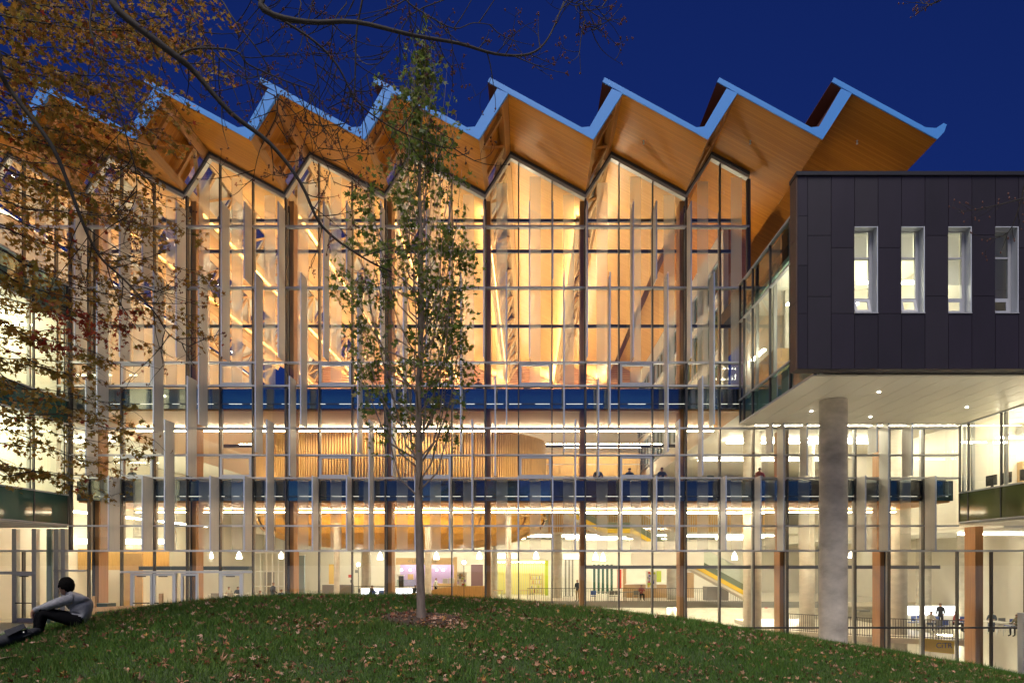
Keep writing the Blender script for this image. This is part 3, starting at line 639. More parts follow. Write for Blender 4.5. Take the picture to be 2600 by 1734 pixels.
bx('room_back_wall', white_w, ob, 11.7, BX1, -3.4, -3.2, 11.1, 15.5); bx('partition', white_w, ob, 16.55, 16.7, BY1, -3.4, 11.1, 15.5); bx('roof', parapet, ob, 10.70, BX1, BY1, 3.5, 16.2, 16.9)
bx('end_wall', white_w, ob, 10.9, BX1, -0.16, -0.10, 11.1, 15.5)
for x in (11.4, 13.2, 15.0): bx('ceiling_light', L_office, ob, x, x + 1.3, -7.3, -7.12, 14.25, 14.32); 
for x in (11.2, 13.0, 14.8): bx('ceiling_light', L_office, ob, x, x + 1.3, -5.0, -4.82, 14.25, 14.32)
bx('ceiling_light', L_office, ob, 10.95, 11.1, -2.6, -0.9, 13.0, 13.07)
bx('cupboard', tan_w, ob, 11.0, 11.6, -4.2, -1.0, 11.1, 12.6); bx('desk_screen', dark_p, ob, 11.0, 11.05, -7.6, -6.4, 11.5, 12.3)
ysb = [-9.24, -6.85, -4.5, -2.15, -0.85, -0.2]
side_glazing(ob, 10.62, ysb, [(10.03, 11.22, 'r'), (11.22, 15.16, 'v'), (15.16, 17.05, 'r')], -1)
for i in range(18):                     # soffit of long metal panels
    x0 = 10.56 + i * .852
    for y0, y1 in ((-9.24, -6.3), (-6.3, -3.2), (-3.2, -0.2)):
        o = bx('soffit_panel', soffit_p, ob, x0 + .010, x0 + .842, y0 + .010, y1 - .010, 9.97, 10.02)
for x, y in ((12.9, -3.4), (16.2, -2.2), (19.5, -4.2), (14.2, -6.9)): MB().lathe([(0.06, 0), (0.06, .02)], (x, y, 9.945), 12).build('downlight', L_down, ob)
cx = Xat(2116, 29.2)
extc = MB().lathe([(0.565, 0), (0.565, 0.02), (0.565, 13.36)], (cx, -DIST + 29.2, -3.4), 40)
extc = extc.build('round_column', conc_d, ob)
# little canopy porch by the lower court
MB().box(17.2, 23.4, -2.6, -0.2, -2.42, -2.2).box(22.2, 22.5, -2.5, -2.2, -3.4, -2.43).box(17.2, 17.5, -2.5, -2.2, -3.4, -2.43).build('porch_canopy', reveal_m, rw)
bx('porch_post', reveal_m, rw, 23.9, 24.25, -1.6, -1.2, -3.4, 0.6)

# ------------------------------------------------------------------ the slatted room with its timber hull
drum = empty('slatted_oval_room', (-8.7, 12.2, 3.9), 'oval room of golden timber slats with a curved wooden hull beneath', 'room')
EC = (-8.7, 12.2); EA, EB_ = 9.7, 6.3
sl = MB().box(-.045, .045, -.11, .11, -2.45, 2.45).mesh('slat', slatwood)
for k in range(176):
    a = PI * 1.0 + PI * k / 175 * 1.0 + (-.12 + .24 * k / 175)
    x, y = EC[0] + EA * math.cos(a), EC[1] + EB_ * math.sin(a)
    o = bpy.data.objects.new('slat', sl); link(o, drum, (x, y, 8.75)); o.rotation_euler = (0, 0, math.atan2(EB_ * math.cos(a), -EA * math.sin(a)) + PI / 2 * 0)
core = MB(); nn = 48
core.add([(EC[0] + .93 * EA * math.cos(2 * PI * j / nn), EC[1] + .9 * EB_ * math.sin(2 * PI * j / nn), z) for z in (6.25, 11.1) for j in range(nn)], [(j, (j + 1) % nn, nn + (j + 1) % nn, nn + j) for j in range(nn)])
core.build('room_wall', cream_w, drum)
prof = [(1.0, 6.30), (0.995, 5.8), (0.965, 5.3), (0.90, 4.85), (0.80, 4.5), (0.66, 4.22), (0.48, 4.06), (0.2, 3.96)]
ns = 60
for k in range(ns):
    a0, a1 = 2 * PI * (k + .02) / ns, 2 * PI * (k + .98) / ns; pr = .012 * (k % 2)
    vs = []; tw = .06
    for i, (s, z) in enumerate(prof):
        for a in (a0 + tw * i * 0, a1 + tw * i * 0): vs.append((EC[0] + (s + pr) * EA * math.cos(a), EC[1] + (s + pr) * EB_ * math.sin(a), z))
    MB().add(vs, [(2 * i, 2 * i + 2, 2 * i + 3, 2 * i + 1) for i in range(len(prof) - 1)]).build('hull_board', hullwood, drum)
hb_ = MB().add([(EC[0] + .985 * s * EA * math.cos(2 * PI * j / nn), EC[1] + .985 * s * EB_ * math.sin(2 * PI * j / nn), z + .02) for s, z in prof for j in range(nn)], [(i * nn + j, (i + 1) * nn + j, (i + 1) * nn + (j + 1) % nn, i * nn + (j + 1) % nn) for i in range(len(prof) - 1) for j in range(nn)] + [tuple((len(prof) - 1) * nn + j for j in range(nn))]).build('hull_lining', beamwood, drum)
MB().add([(EC[0] + .975 * EA * math.cos(2 * PI * j / nn), EC[1] + .975 * EB_ * math.sin(2 * PI * j / nn), z) for z in (6.24, 6.33) for j in range(nn)],
         [(j, (j + 1) % nn, nn + (j + 1) % nn, nn + j) for j in range(nn)] + [tuple(range(nn - 1, -1, -1)), tuple(range(nn, 2 * nn))]).build('room_floor', slab_m, drum)
MB().add([(EC[0] + 1.02 * EA * math.cos(2 * PI * j / nn), EC[1] + 1.03 * EB_ * math.sin(2 * PI * j / nn), z) for z in (6.0, 6.12) for j in range(nn)],
         [(j, (j + 1) % nn, nn + (j + 1) % nn, nn + j) for j in range(nn)] + [tuple(range(nn - 1, -1, -1)), tuple(range(nn, 2 * nn))]).build('rim', slatwood, drum)

# ------------------------------------------------------------------ stair with yellow stringers
st = empty('atrium_stair', (8, 16, 0), 'zigzag stair with yellow edged dark green sides and glass balustrade', 'stair')
SD = 50.0
def SP(px, py): return Xat(px, SD), Zat(py, SD)
def flight(p, q, y0=15.0, y1=16.8):
    (x0, z0), (x1, z1) = SP(*p), SP(*q)
    MB().prism_y([(x0, z0), (x1, z1), (x1, z1 + .75), (x0, z0 + .75)], y0, y1).build('flight', greensteel, st)
    MB().prism_y([(x0, z0 - .05), (x1, z1 - .05), (x1, z1 + .28), (x0, z0 + .28)], y0 - .06, y0 - .002).build('stringer', yellow, st)
    MB().prism_y([(x0, z0 - .25), (x1, z1 - .25), (x1, z1 - .055), (x0, z0 - .055)], y0, y1).build('flight_soffit', white_w, st)
    MB().add([(x0, y0 + .03, z0 + .76), (x1, y0 + .03, z1 + .76), (x1, y0 + .03, z1 + 1.75), (x0, y0 + .03, z0 + 1.75)], [(0, 1, 2, 3)]).build('balustrade_glass', rail_glass, st)
    MB().beam((x0, y0 + .03, z0 + 1.78), (x1, y0 + .03, z1 + 1.78), .05, .05).build('handrail', steel, st)
flight((1432, 1300), (1532, 1352)); flight((1532.3, 1352), (1604, 1352)); flight((1604.3, 1352), (1690, 1402)); flight((1690.3, 1402), (1760, 1440)); flight((1760.3, 1440), (1925, 1530))
scr = bx('hanging_screen', cream_w, None, Xat(1602, 48), Xat(1786, 48), 13.2, 13.34, Zat(1441, 48), Zat(1374, 48)); tag(scr, 'plain cream screen panel hanging below the stair landing', 'screen')
for x in (scr.location.x - 1.5, scr.location.x + 1.5): bx('hanger', steel, scr, x - .01, x + .01, 13.26, 13.28, Zat(1374, 48), 6.14)

# ------------------------------------------------------------------ guard rails
def guard_rail(name, pts, z, label, h=1.07, step=.11, r=.009):
    e = empty(name, (*pts[0], z), label, 'railing'); bal = MB()
    for (x0, y0), (x1, y1) in zip(pts, pts[1:]):
        L = math.hypot(x1 - x0, y1 - y0); n = int(L / step)
        for k in range(n + 1):
            x, y = x0 + (x1 - x0) * k / n, y0 + (y1 - y0) * k / n; bal.box(x - r, x + r, y - r, y + r, z, z + h - .03)
        MB().beam((x0, y0, z + h), (x1, y1, z + h), .05, .04).build('top_rail', darkbeam, e)
        MB().beam((x0, y0, z + .08), (x1, y1, z + .08), .03, .03).build('bottom_rail', darkbeam, e)
    tag(bal.build('balusters', darkbeam, e), kind='stuff'); return e
guard_rail('guard_rail', [(-0.2, 18.25), (17.5, 18.25)], 0.0, 'long dark baluster railing along the upper floor edge', step=.14, r=.011)
guard_rail('guard_rail', [(-17.4, 23.2), (-3.4, 23.2)], 0.0, 'thin baluster railing in front of the cafe and white wall', step=.14, r=.01)
guard_rail('guard_rail', [(15.6, 8.5), (19.4, 4.6), (24.0, 2.6)], -1.2, 'slanting baluster railing round the sunken seating at lower right', step=.13, r=.012)
tb = MB().prism_y([(0, 0)], 0, 1) if False else None
tr = MB().add([(15.5, 8.6, -1.5), (19.35, 4.5, -1.5), (24.15, 2.4, -1.5), (24.15, 17, -1.5), (15.5, 17, -1.5), (15.5, 8.6, -1.2), (19.35, 4.5, -1.2), (24.15, 2.4, -1.2), (24.15, 17, -1.2), (15.5, 17, -1.2)],
              [(4, 3, 2, 1, 0), (5, 6, 7, 8, 9), (0, 1, 6, 5), (1, 2, 7, 6), (2, 3, 8, 7), (3, 4, 9, 8), (4, 0, 5, 9)]); tr.build('seating_floor', floor_m, hall)
# ------------------------------------------------------------------ shops, counters, lamps, tables
def D(px, py, d): return Xat(px, d), Zat(py, d)
def shopbox(name, d, px0, px1, py0, py1, m, depth, label, cat, parent=None):
    x0, z1 = D(px0, py0, d); x1, z0 = D(px1, py1, d); y = d - DIST
    o = bx(name, m, parent, x0, x1, y, y + depth, max(z0, 0.0) if parent is None else z0, z1)
    if label: tag(o, label, cat)
    return o
# cafe
cafe = empty('cafe_front', (-8.5, 30, 0), 'cafe front with tan sign band over a lilac lit back wall', 'shop')
x0, x1 = Xat(1005, 64), Xat(1152, 64); y = 64 - DIST
bx('sign_band', tan_w, cafe, x0, x1, y, y + .3, Zat(1433, 64), Zat(1416, 64)); bx('back_wall', purple, cafe, x0, x1, y + 2.2, y + 2.3, 0, 3.2)  # lilac light of the cafe put into the back wall's colour
bx('jamb', white_w, cafe, x0 - .3, x0, y, y + .3, 0, 3.6); bx('jamb', tan_w, cafe, x1, x1 + .3, y, y + .3, 0, 3.6)
bx('shop_light', L_tube, cafe, x0 + .3, x1 - .3, y + 1.4, y + 1.5, 3.05, 3.12)
bx('counter', tan_w, cafe, Xat(1095, 62), x1, y - .8, y - .2, 0, 1.15); bx('display_case', rail_glass, cafe, x0 + .2, x0 + 1.9, y - .6, y - .1, 0.9, 1.5); bx('case_base', white_p, cafe, x0 + .2, x0 + 1.9, y - .6, y - .1, 0, .89)
for k, (px, h) in enumerate(((1033, .5), (1122, .45), (1138, .5))): bx('coffee_machine', steel if k else tan_w, cafe, Xat(px, 63), Xat(px, 63) + .5, y - .55, y - .3, 1.51 if k == 0 else 1.16, 1.51 + h if k == 0 else 1.16 + h)
for px in (1018, 1040, 1108, 1124): MB().lathe([(0.10, -.1), (0.12, 0), (.05, .1)], (Xat(px, 64.5), y + .8, 2.4), 10).build('bulb', L_pend, cafe)
def text(body, name, loc, size, m, parent, rz=0.0, ext=0.01):
    c = bpy.data.curves.new(name, 'FONT'); c.body = body; c.size = size; c.extrude = ext; c.align_x = 'LEFT'; c.align_y = 'CENTER'
    t = bpy.data.objects.new('tmp', c); COL.objects.link(t); me = bpy.data.meshes.new_from_object(t.evaluated_get(bpy.context.evaluated_depsgraph_get())); bpy.data.objects.remove(t)
    me.materials.clear(); me.materials.append(m); me.transform(Matrix.Rotation(rz, 4, 'Z') @ Matrix.Rotation(PI / 2, 4, 'X')); o = bpy.data.objects.new(name, me); link(o, parent, loc); return o
text('< UPPERCASE', 'lettering', (Xat(1035, 64), y - .012, (Zat(1433, 64) + Zat(1416, 64)) / 2), .46, grey_p, cafe)
# bookshop behind a folding grille
bk = empty('bookshop_front', (-1, 30, 0), 'yellow lit bookshop front behind an open folding grille', 'shop')
x0, x1 = Xat(1245, 64), Xat(1392, 64)
bx('back_wall', plain('pale_yellow', (.75, .68, .25), .6), bk, x0, x1, y + 2.4, y + 2.5, 0, 3.4); bx('header', white_w, bk, x0 - .4, x1 + .3, y, y + .3, 3.3, 4.6)  # yellow shop light put into the colour of the back wall
bx('shop_light', L_tube, bk, x0 + .3, x1 - .3, y + 1.6, y + 1.7, 3.1, 3.17)
bx('side_panel', lime, bk, x0 - .1, x0 + .1, y, y + 2.3, 0, 3.29); bx('side_panel', lime, bk, x1 - .3, x1, y, y + .3, 0, 3.29)
for k in range(24): bx('grille_bar', steel, bk, x0 + .15 + k * .21, x0 + .18 + k * .21, y - .05, y - .02, 0, 3.28)
for k in range(5): bx('shelf', tan_w, bk, Xat(1345, 65), Xat(1378, 65), y + 1.0, y + 1.35, .2 + k * .42, .25 + k * .42)
for px in (1345, 1377): bx('shelf_side', tan_w, bk, Xat(px, 65) - .03, Xat(px, 65) + .03, y + .98, y + 1.37, 0, 2.1)
for k in range(30): bx('book', random.choice([red_p, white_p, blue_p, lime, tan_w, purple]), bk, Xat(1347, 65) + .04 * (k % 15) * 1.9, Xat(1347, 65) + .04 * (k % 15) * 1.9 + .05, y + 1.05, y + 1.3, .25 + .42 * (k % 4), .25 + .42 * (k % 4) + random.uniform(.2, .33))
bx('lit_sign', L_sign, bk, Xat(1252, 64), Xat(1312, 64), y - .08, y - .01, Zat(1417, 64), Zat(1405, 64))
# other fronts
g = empty('roller_grille', (Xat(1442, 62), 62 - DIST, 0), 'grey panelled shutter gate beside a concrete column', 'gate')
for k in range(6): bx('slat', grey_p if k % 2 else white_p, g, Xat(1430, 62) + k * .16, Xat(1430, 62) + k * .16 + .12, 27.3, 27.36, 0.05, Zat(1421, 62))
bx('rail', steel, g, Xat(1430, 62), Xat(1430, 62) + .95, 27.29, 27.38, 0, .045); bx('rail', steel, g, Xat(1430, 62), Xat(1430, 62) + .95, 27.29, 27.38, Zat(1421, 62) + .005, Zat(1421, 62) + .06)
sg = shopbox('shop_sign', 62, 1431, 1470, 1406, 1418, L_sign, .08, 'small white lit sign box with pale blue strokes above the shutter gate', 'sign')
for k in range(6): bx('stroke', blue_p, sg, Xat(1434 + k * 5.5, 62), Xat(1436 + k * 5.5, 62), 62 - DIST - .012, 62 - DIST - .002, Zat(1415, 62), Zat(1408, 62))
sg2 = shopbox('shop_sign', 56, 401, 476, 1402, 1417, L_sign, .1, 'wide white lit sign with pale blue strokes above the entrance doors', 'sign')
for k in range(9): bx('stroke', blue_p, sg2, Xat(408 + k * 6.2, 56), Xat(410.5 + k * 6.2, 56), 56 - DIST - .012, 56 - DIST - .002, Zat(1414, 56), Zat(1405, 56))
shopbox('notice_panel', 58, 345, 390, 1425, 1490, plain('sage_panel', (.30, .34, .24), .5), .1, 'sage green wall panel seen through the first entrance door', 'panel')
g2 = empty('glass_door_set', (Xat(1530, 66), 66 - DIST, 0), 'row of narrow glazed doors at the back of the hall', 'doors')
for k in range(5):
    a = Xat(1504 + k * 11, 66); bx('door', white_p, g2, a, a + .06, 31.3, 31.36, 0, 3.0); bx('door_pane', green_sp, g2, a + .07, a + .3, 31.33, 31.35, .1, 2.9)
shopbox('red_banner', 62, 1567, 1578, 1445, 1493, red_p, .05, 'tall red banner against the white back wall', 'banner')
shopbox('lime_poster', 62, 1667, 1679, 1449, 1477, lime, .04, 'lime green poster with white dots', 'poster')
ds = empty('reception_desk', (Xat(1630, 60), 60 - DIST, 0), 'long pale timber reception desk at the back of the hall', 'desk')
bx('desk_front', tan_w, ds, Xat(1590, 60), Xat(1695, 60), 25.4, 25.5, 0, 1.15); bx('desk_top', white_p, ds, Xat(1589, 60), Xat(1696, 60), 25.3, 26.1, 1.155, 1.2)
pn = shopbox('notice_column', 59, 1642, 1667, 1449, 1493, white_p, .5, 'round notice column covered in coloured leaflets', 'notice board')
pn.location.z = Zat(1471, 59)
for k in range(26):
    w = random.uniform(.1, .2); x = Xat(1643, 59) + random.uniform(0, .62); z = Zat(1493, 59) + random.uniform(.05, 1.25)
    bx('leaflet', random.choice([red_p, blue_p, lime, purple, yellow, white_p]), pn, x, x + w, 59 - DIST - .02 - .001 * k, 59 - DIST - .005, z, z + w * 1.2)
pk = shopbox('poster_pillar', 60, 1160, 1184, 1452, 1496, white_p, .5, 'pillar covered in posters beside the cafe', 'notice board')
for k in range(26):
    w = random.uniform(.1, .22); x = Xat(1161, 60) + random.uniform(0, .6); z = Zat(1495, 60) + random.uniform(.05, 1.2)
    bx('leaflet', random.choice([red_p, grey_p, yellow, purple, lime, white_p, tan_w]), pk, x, x + w, 60 - DIST - .02 - .001 * k, 60 - DIST - .005, z, z + w * 1.2)
shopbox('grey_cabinet', 56, 818, 892, 1484, 1514, grey_p, .8, 'low grey cabinet block behind the slender column', 'cabinet')
shopbox('wall_louvre', 66, 835, 848, 1432, 1482, plain('amber_louvre', (.62, .40, .10), .5), .1, 'amber louvred door in the white wall', 'door')
for k, (px0, px1, lab) in enumerate(((918, 975, 'glowing white bar counter with a person leaning on it'), (1006, 1060, 'glowing white bar counter ending behind the young tree'))):
    c = empty('bar_counter', (Xat(px0, 55), 55 - DIST, 0), lab, 'counter')
    bx('counter_front', L_sign, c, Xat(px0, 55), Xat(px1, 55), 20.2, 20.28, .45, 1.0); bx('counter_top', white_p, c, Xat(px0, 55), Xat(px1, 55), 20.1, 20.9, 1.01, 1.06); bx('counter_base', tan_w, c, Xat(px0, 55), Xat(px1, 55), 20.3, 20.9, 0, 1.0)
rmp = MB().prism_y([(Xat(1030, 54), 0), (Xat(1235, 54), 0), (Xat(1235, 54), 1.25), (Xat(1150, 54), 1.2), (Xat(1030, 54), .55)], 19.2, 19.3).build('ramp_parapet', slatwood); tag(rmp, 'sloping pale timber ramp parapet behind the young tree', 'parapet')
shopbox('welcome_desk', 51, 1795, 1850, 1489, 1524, grey_p, 1.2, 'grey slatted service counter by the lower stair flight', 'counter')
shopbox('grey_screen', 44, 2182, 2210, 1553, 1622, grey_p, .6, 'curved grey screen beside the timber column in the lower court', 'screen')
shopbox('yellow_poster', 60, 750, 756, 1480, 1490, blue_p, .05, 'small blue sign on the concrete column', 'sign')
# pendants
PEND = [155, 339, 402, 534, 607, 714, 965, 1108, 1217, 1361, 1512, 1531, 1865, 2161, 2309, 2347, 2383, 2443]
PYS = [1389, 1398, 1394, 1406, 1408, 1408, 1410, 1410, 1408, 1408, 1411, 1413, 1410, 1406, 1394, 1408, 1408, 1398]
ordn = ['first', 'second', 'third', 'fourth', 'fifth', 'sixth', 'seventh', 'eighth', 'ninth', 'tenth', 'eleventh', 'twelfth', 'thirteenth', 'fourteenth', 'fifteenth', 'sixteenth', 'seventeenth', 'eighteenth']
sh = MB().lathe([(0.26, 0), (0.20, .34), (0.07, .62), (.03, .7)], (0, 0, 0), 16).mesh('lamp_shade', L_pend, True)
for k, (px, py) in enumerate(zip(PEND, PYS)):
    d = 60.0 + (k % 3) * .9; p = P(px, py, d)
    e = empty('pendant_lamp', (p.x, p.y, p.z - .35), 'white cone pendant lamp over the ground floor, %s from the left' % ordn[k], 'pendant lamp', 'cone pendant lamps of the ground floor')
    o = bpy.data.objects.new('lamp_shade', sh); link(o, e, (p.x, p.y, p.z - .35))
    MB().tube([(p.x, p.y, p.z + .35), (p.x, p.y, 5.54)], .015, 5).build('cord', steel, e)
for px, py, d, lab in ((910, 1433, 50, 'thin pole lamp with star bright head before the white wall'), (1178, 1427, 50, 'thin pole lamp with star bright head beside the poster pillar'), (1238, 1411, 40, 'white pole lamp against the dark timber column')):
    p = P(px, py, d); e = empty('pole_lamp', (p.x, p.y, 0), lab, 'lamp')
    MB().tube([(p.x, p.y, 0), (p.x, p.y, p.z - .12)], .025, 6).build('pole', darkbeam if d > 45 else white_p, e); MB().lathe([(.04, -.12), (.12, -.05), (.12, .05), (.04, .12)], (p.x, p.y, p.z), 10).build('lamp_head', L_spot, e)
# tables and chairs
def chair(x, y, z, rz, m, label):
    e = empty('chair', (x, y, z), label, 'chair', 'chairs in the hall'); R = Matrix.Rotation(rz, 3, 'Z'); c = Vector((x, y, z))
    def part(nm, mb, mm):
        mb.v = [tuple(c + R @ Vector(v)) for v in mb.v]; mb.build(nm, mm, e)
    part('seat', MB().box(-.21, .21, -.21, .21, .43, .47), m); part('backrest', MB().box(-.2, .2, .19, .23, .55, .88), m)
    for sx in (-1, 1):
        part('leg', MB().tube([(sx * .2, -.2, 0), (sx * .19, -.18, .43)], .013, 5), steel); part('leg', MB().tube([(sx * .2, .22, 0), (sx * .19, .2, .55)], .013, 5), steel)
def table(x, y, z, w, dp, label, m=None):
    e = empty('table', (x, y, z), label, 'table', 'tables in the hall'); bx('table_top', m or white_p, e, x - w / 2, x + w / 2, y - dp / 2, y + dp / 2, z + .71, z + .75)
    for sx in (-1, 1):
        for sy in (-1, 1): MB().tube([(x + sx * (w / 2 - .08), y + sy * (dp / 2 - .08), z), (x + sx * (w / 2 - .08), y + sy * (dp / 2 - .08), z + .708)], .022, 6).build('leg', steel, e)
dt = 54.5 - DIST
for k, px in enumerate((1526, 1568, 1605)): table(Xat(px, 54.5), dt, 0, 1.2, .7, '%s grey folding table in the row behind the railing' % ordn[k], grey_p)
for k, (px, m, nm) in enumerate(((1506, blue_p, 'blue'), (1553, grey_p, 'grey'), (1567, grey_p, 'grey'), (1614, grey_p, 'grey'))): chair(Xat(px, 53.6), dt - .9, 0, PI, m, '%s plastic chair at the folding tables, %s from the left' % (nm, ordn[k]))
table(Xat(575, 50), 50 - DIST, 0, 2.4, .9, 'white study table seen through the right entrance door'); table(Xat(640, 52), 52 - DIST, 0, 1.2, .8, 'small white table right of the entrance'); table(Xat(700, 46), 46 - DIST, 0, .9, .7, 'tall white table between two seated people')
for k, px in enumerate((546, 560, 588)): chair(Xat(px, 49), 49 - DIST, 0, PI, grey_p, 'grey chair at the white study table, %s from the left' % ordn[k])
for k, (px, py) in enumerate(((948, 1508), (970, 1509))): chair(Xat(px, 53.8), 53.8 - DIST, 0, PI, blue_p, '%s blue chair at the glowing bar counter' % ordn[k])
for k, (px, d) in enumerate(((2352, 42.4), (2398, 41.5), (2455, 43.5), (2520, 41.0), (2560, 40.0))): table(Xat(px, d), d - DIST, -1.2, 1.1, .7, 'white cafeteria table in the sunken seating, %s from the left' % ordn[k])
for k, (px, d, m, nm) in enumerate(((2312, 43.5, blue_p, 'blue'), (2335, 43.9, blue_p, 'blue'), (2372, 43.2, blue_p, 'blue'), (2394, 40.6, blue_p, 'blue'), (2378, 40.0, grey_p, 'dark'), (2442, 43.0, blue_p, 'blue'), (2538, 41.9, grey_p, 'dark'), (2563, 41.2, blue_p, 'blue'))):
    chair(Xat(px, d), d - DIST, -1.2, PI + random.uniform(-.4, .4), m, '%s chair in the sunken seating, %s from the left' % (nm, ordn[k]))
bx_ = empty('serving_counter', (Xat(2350, 48), 48 - DIST, -1.2), 'long glowing white serving counter behind the sunken seating', 'counter')
bx('counter_front', L_sign, bx_, Xat(2300, 48), Xat(2425, 48), 13.3, 13.4, -.6, .02); bx('counter_base', white_p, bx_, Xat(2300, 48), Xat(2425, 48), 13.42, 14.0, -1.2, .0)
cs = empty('station_sign', (Xat(2382, 38.2), 38.2 - DIST, -1.9), 'yellow banner lettered CiTR in blue grey below the railing', 'sign')
xa, xb = Xat(2344, 37.2), Xat(2423, 37.2); za, zb = Zat(1655, 37.2), Zat(1622, 37.2)
MB().prism_y([(xa, za + .06), (xb, za - .1), (xb, zb - .12), (xa, zb + .06)], 37.2 - DIST, 37.2 - DIST + .05).build('sign_board', yellow, cs)
text('CiTR', 'lettering', (Xat(2376, 37.2), 37.2 - DIST - .012, (za + zb) / 2 + .0), .42, plain('slate_ink', (.10, .16, .20), .6), cs)
MB().box(xa + .02, xa + .06, 2.6, 2.64, -3.9, za + .2).box(xb - .06, xb - .02, 2.6, 2.64, -3.9, za).build('sign_post', steel, cs)
cn = empty('traffic_cone', (Xat(2075, 41), 41 - DIST, -3.9), 'orange and white traffic cone by the big concrete column', 'cone')
MB().lathe([(.2, 0), (.2, .03), (.13, .05), (.03, .72)], (Xat(2075, 41), 41 - DIST, -3.9 + 1.5), 12).build('cone_body', red_p, cn); bx('plinth', conc, cn, Xat(2075, 41) - .3, Xat(2075, 41) + .3, 6.0, 6.7, -3.9, -2.4)
# laptops on the study counters
for k, (px, z, c, lab) in enumerate(((1338, 11.98, dark_p, 'open laptop on the top floor counter near the middle'), (1630, 11.98, dark_p, 'open laptop on the top floor counter further right'), (1351, 7.30, blue_p, 'blue laptop on the second floor counter'), (1803, 7.30, greensteel, 'teal laptop on the second floor counter by the timber column'))):
    x = Xat(px, 35.4); e = empty('laptop', (x, .75, z), lab, 'laptop'); MB().prism_x([(.62, z + .002), (.63, z + .002), (.68, z + .24), (.67, z + .24)][::-1], x - .17, x + .17).build('screen', c, e); bx('keyboard', dark_p, e, x - .17, x + .17, .69, .9, z + .002, z + .02)
    MB().lathe([(.025, 0), (.025, .004)], (0, 0, 0), 10)
# desk screens in the right wing window
for k, y0 in enumerate((-1.6, -2.6, -3.9, -4.8)):
    e = empty('desk_monitor', (22.3, y0, 6.45), 'black desk monitor behind the low wing window, %s from the corner' % ordn[k], 'monitor', 'monitors in the low wing')
    bx('screen', dark_p, e, 22.25, 22.30, y0 - .5, y0 + .25, 6.75, 7.25); bx('stand', dark_p, e, 22.28, 22.34, y0 - .2, y0 - .05, 6.45, 6.95)
# timber trestle barrier outside, left
tbx = empty('timber_barrier', tuple(P(300, 1580, 26)), 'pale timber trestle barrier between mound and entrance doors', 'barrier')
def tp(px, py, d=26): return P(px, py, d)
for px, a, b in ((239, 1513, 1600), (409, 1506, 1600)):
    MB().beam(tp(px, b), tp(px, a), .12, .12).build('post', benchwood, tbx)
MB().beam(tp(226, 1547), tp(414, 1540), .10, .17).build('rail', benchwood, tbx); MB().beam(tp(224, 1525), tp(239, 1525), .05, .05).build('rail', benchwood, tbx)
MB().beam(tp(241, 1583), tp(276, 1552), .06, .08).build('brace', benchwood, tbx); MB().beam(tp(380, 1547), tp(400, 1572), .06, .08).build('brace', benchwood, tbx)
MB().beam(tp(238, 1576), tp(215, 1592), .06, .08).build('brace', benchwood, tbx)
pb = bx('planter_box', doorgreen, None, fx(252), fx(322), -1.6, -.9, 0, 1.06); tag(pb, 'dark green box planter in front of the timber column', 'planter')
# left ground floor: storefront posts, timber wall, lit room behind
for px in (42, 92, 130, 148, 165): bx('storefront_post', headframe, hall, fx(px) - .12, fx(px) + .1, -.15, .12, 0.0, 4.75)
for a, b in ((40, 92),): door_leaf(fx(a), fx(b), hall)
bx('transom', frame_m, wall, XM(-15) - 1, fx(95), -.17, .1, 2.45, 2.6); bx('transom', frame_m, wall, fx(140), fx(222), -.15, .1, 2.6, 2.68)
bx('timber_wall', slatwood, hall, -27.9, -22.3, 7.5, 7.6, 2.6, 3.9); bx('timber_wall', tan_w, hall, -24.4, -23.2, 6.2, 6.3, 0, 3.6); bx('ceiling_light', L_pend, hall, -27.8, -22.5, 7.2, 7.4, 4.2, 4.5)
bx('lit_wall', white_w, hall, -27.9, -24.7, 9, 9.1, 0, 4.2); bx('green_glass_fin', rail_glass, hall, fx(128), fx(140), -.3, -.18, 0, 4.7)

# more furnishings of the ground floor
fr_ = empty('white_glazed_partition', (Xat(680, 56), 56 - DIST, 0), 'white framed glazed partition behind the people at the tall table', 'partition')
for k in range(6): bx('stile', white_p, fr_, Xat(645 + k * 15, 56), Xat(645 + k * 15, 56) + .09, 21.3, 21.4, 0, 3.9)
for z in (1.1, 2.3, 3.85): bx('rail', white_p, fr_, Xat(645, 56), Xat(720, 56) + .09, 21.28, 21.42, z, z + .08)
bx('dark_doorway', grey_p, fr_, Xat(676, 57), Xat(700, 57), 22.0, 22.1, 0, 2.3)
for k, (px0, px1, d, z1, m, nm, lab, cat) in enumerate(((752, 772, 60, 3.7, plain('slate_wall', (.20, .26, .30), .6), 'slate_wall_panel', 'slate blue wall panel beside the concrete pillar', 'panel'),
    (1196, 1226, 62, 2.9, plain('plum_panel', (.22, .13, .15), .6), 'dark_shop_opening', 'dark plum shop opening right of the poster pillar', 'shop'),
    (1582, 1590, 61, 2.6, tan_w, 'wood_screen', 'narrow timber screen beside the red banner', 'screen'),
    (1706, 1722, 62, 2.4, plain('pale_green_door', (.45, .50, .40), .5), 'pale_green_door', 'pale green door behind the tall timber column', 'door'),
    (1745, 1762, 60, 2.2, tan_w, 'timber_door', 'timber door left of the grey service counter', 'door'),
    (2110, 2140, 50, 1.4, plain('white_goods', (.7, .68, .6), .5), 'white_cupboard', 'white cupboard block behind the big concrete column', 'cupboard'),
    (1012, 1024, 60, 1.9, dark_p, 'drinks_fridge', 'dark drinks fridge at the left of the cafe', 'fridge'))):
    x0_, x1_ = Xat(px0, d), Xat(px1, d); o = bx(nm, m, None, x0_, x1_, d - DIST, d - DIST + .3, 0, z1); tag(o, lab, cat); bx('frame', white_p, o, x0_ - .06, x1_ + .06, d - DIST + .02, d - DIST + .2, z1 + .002, z1 + .09)
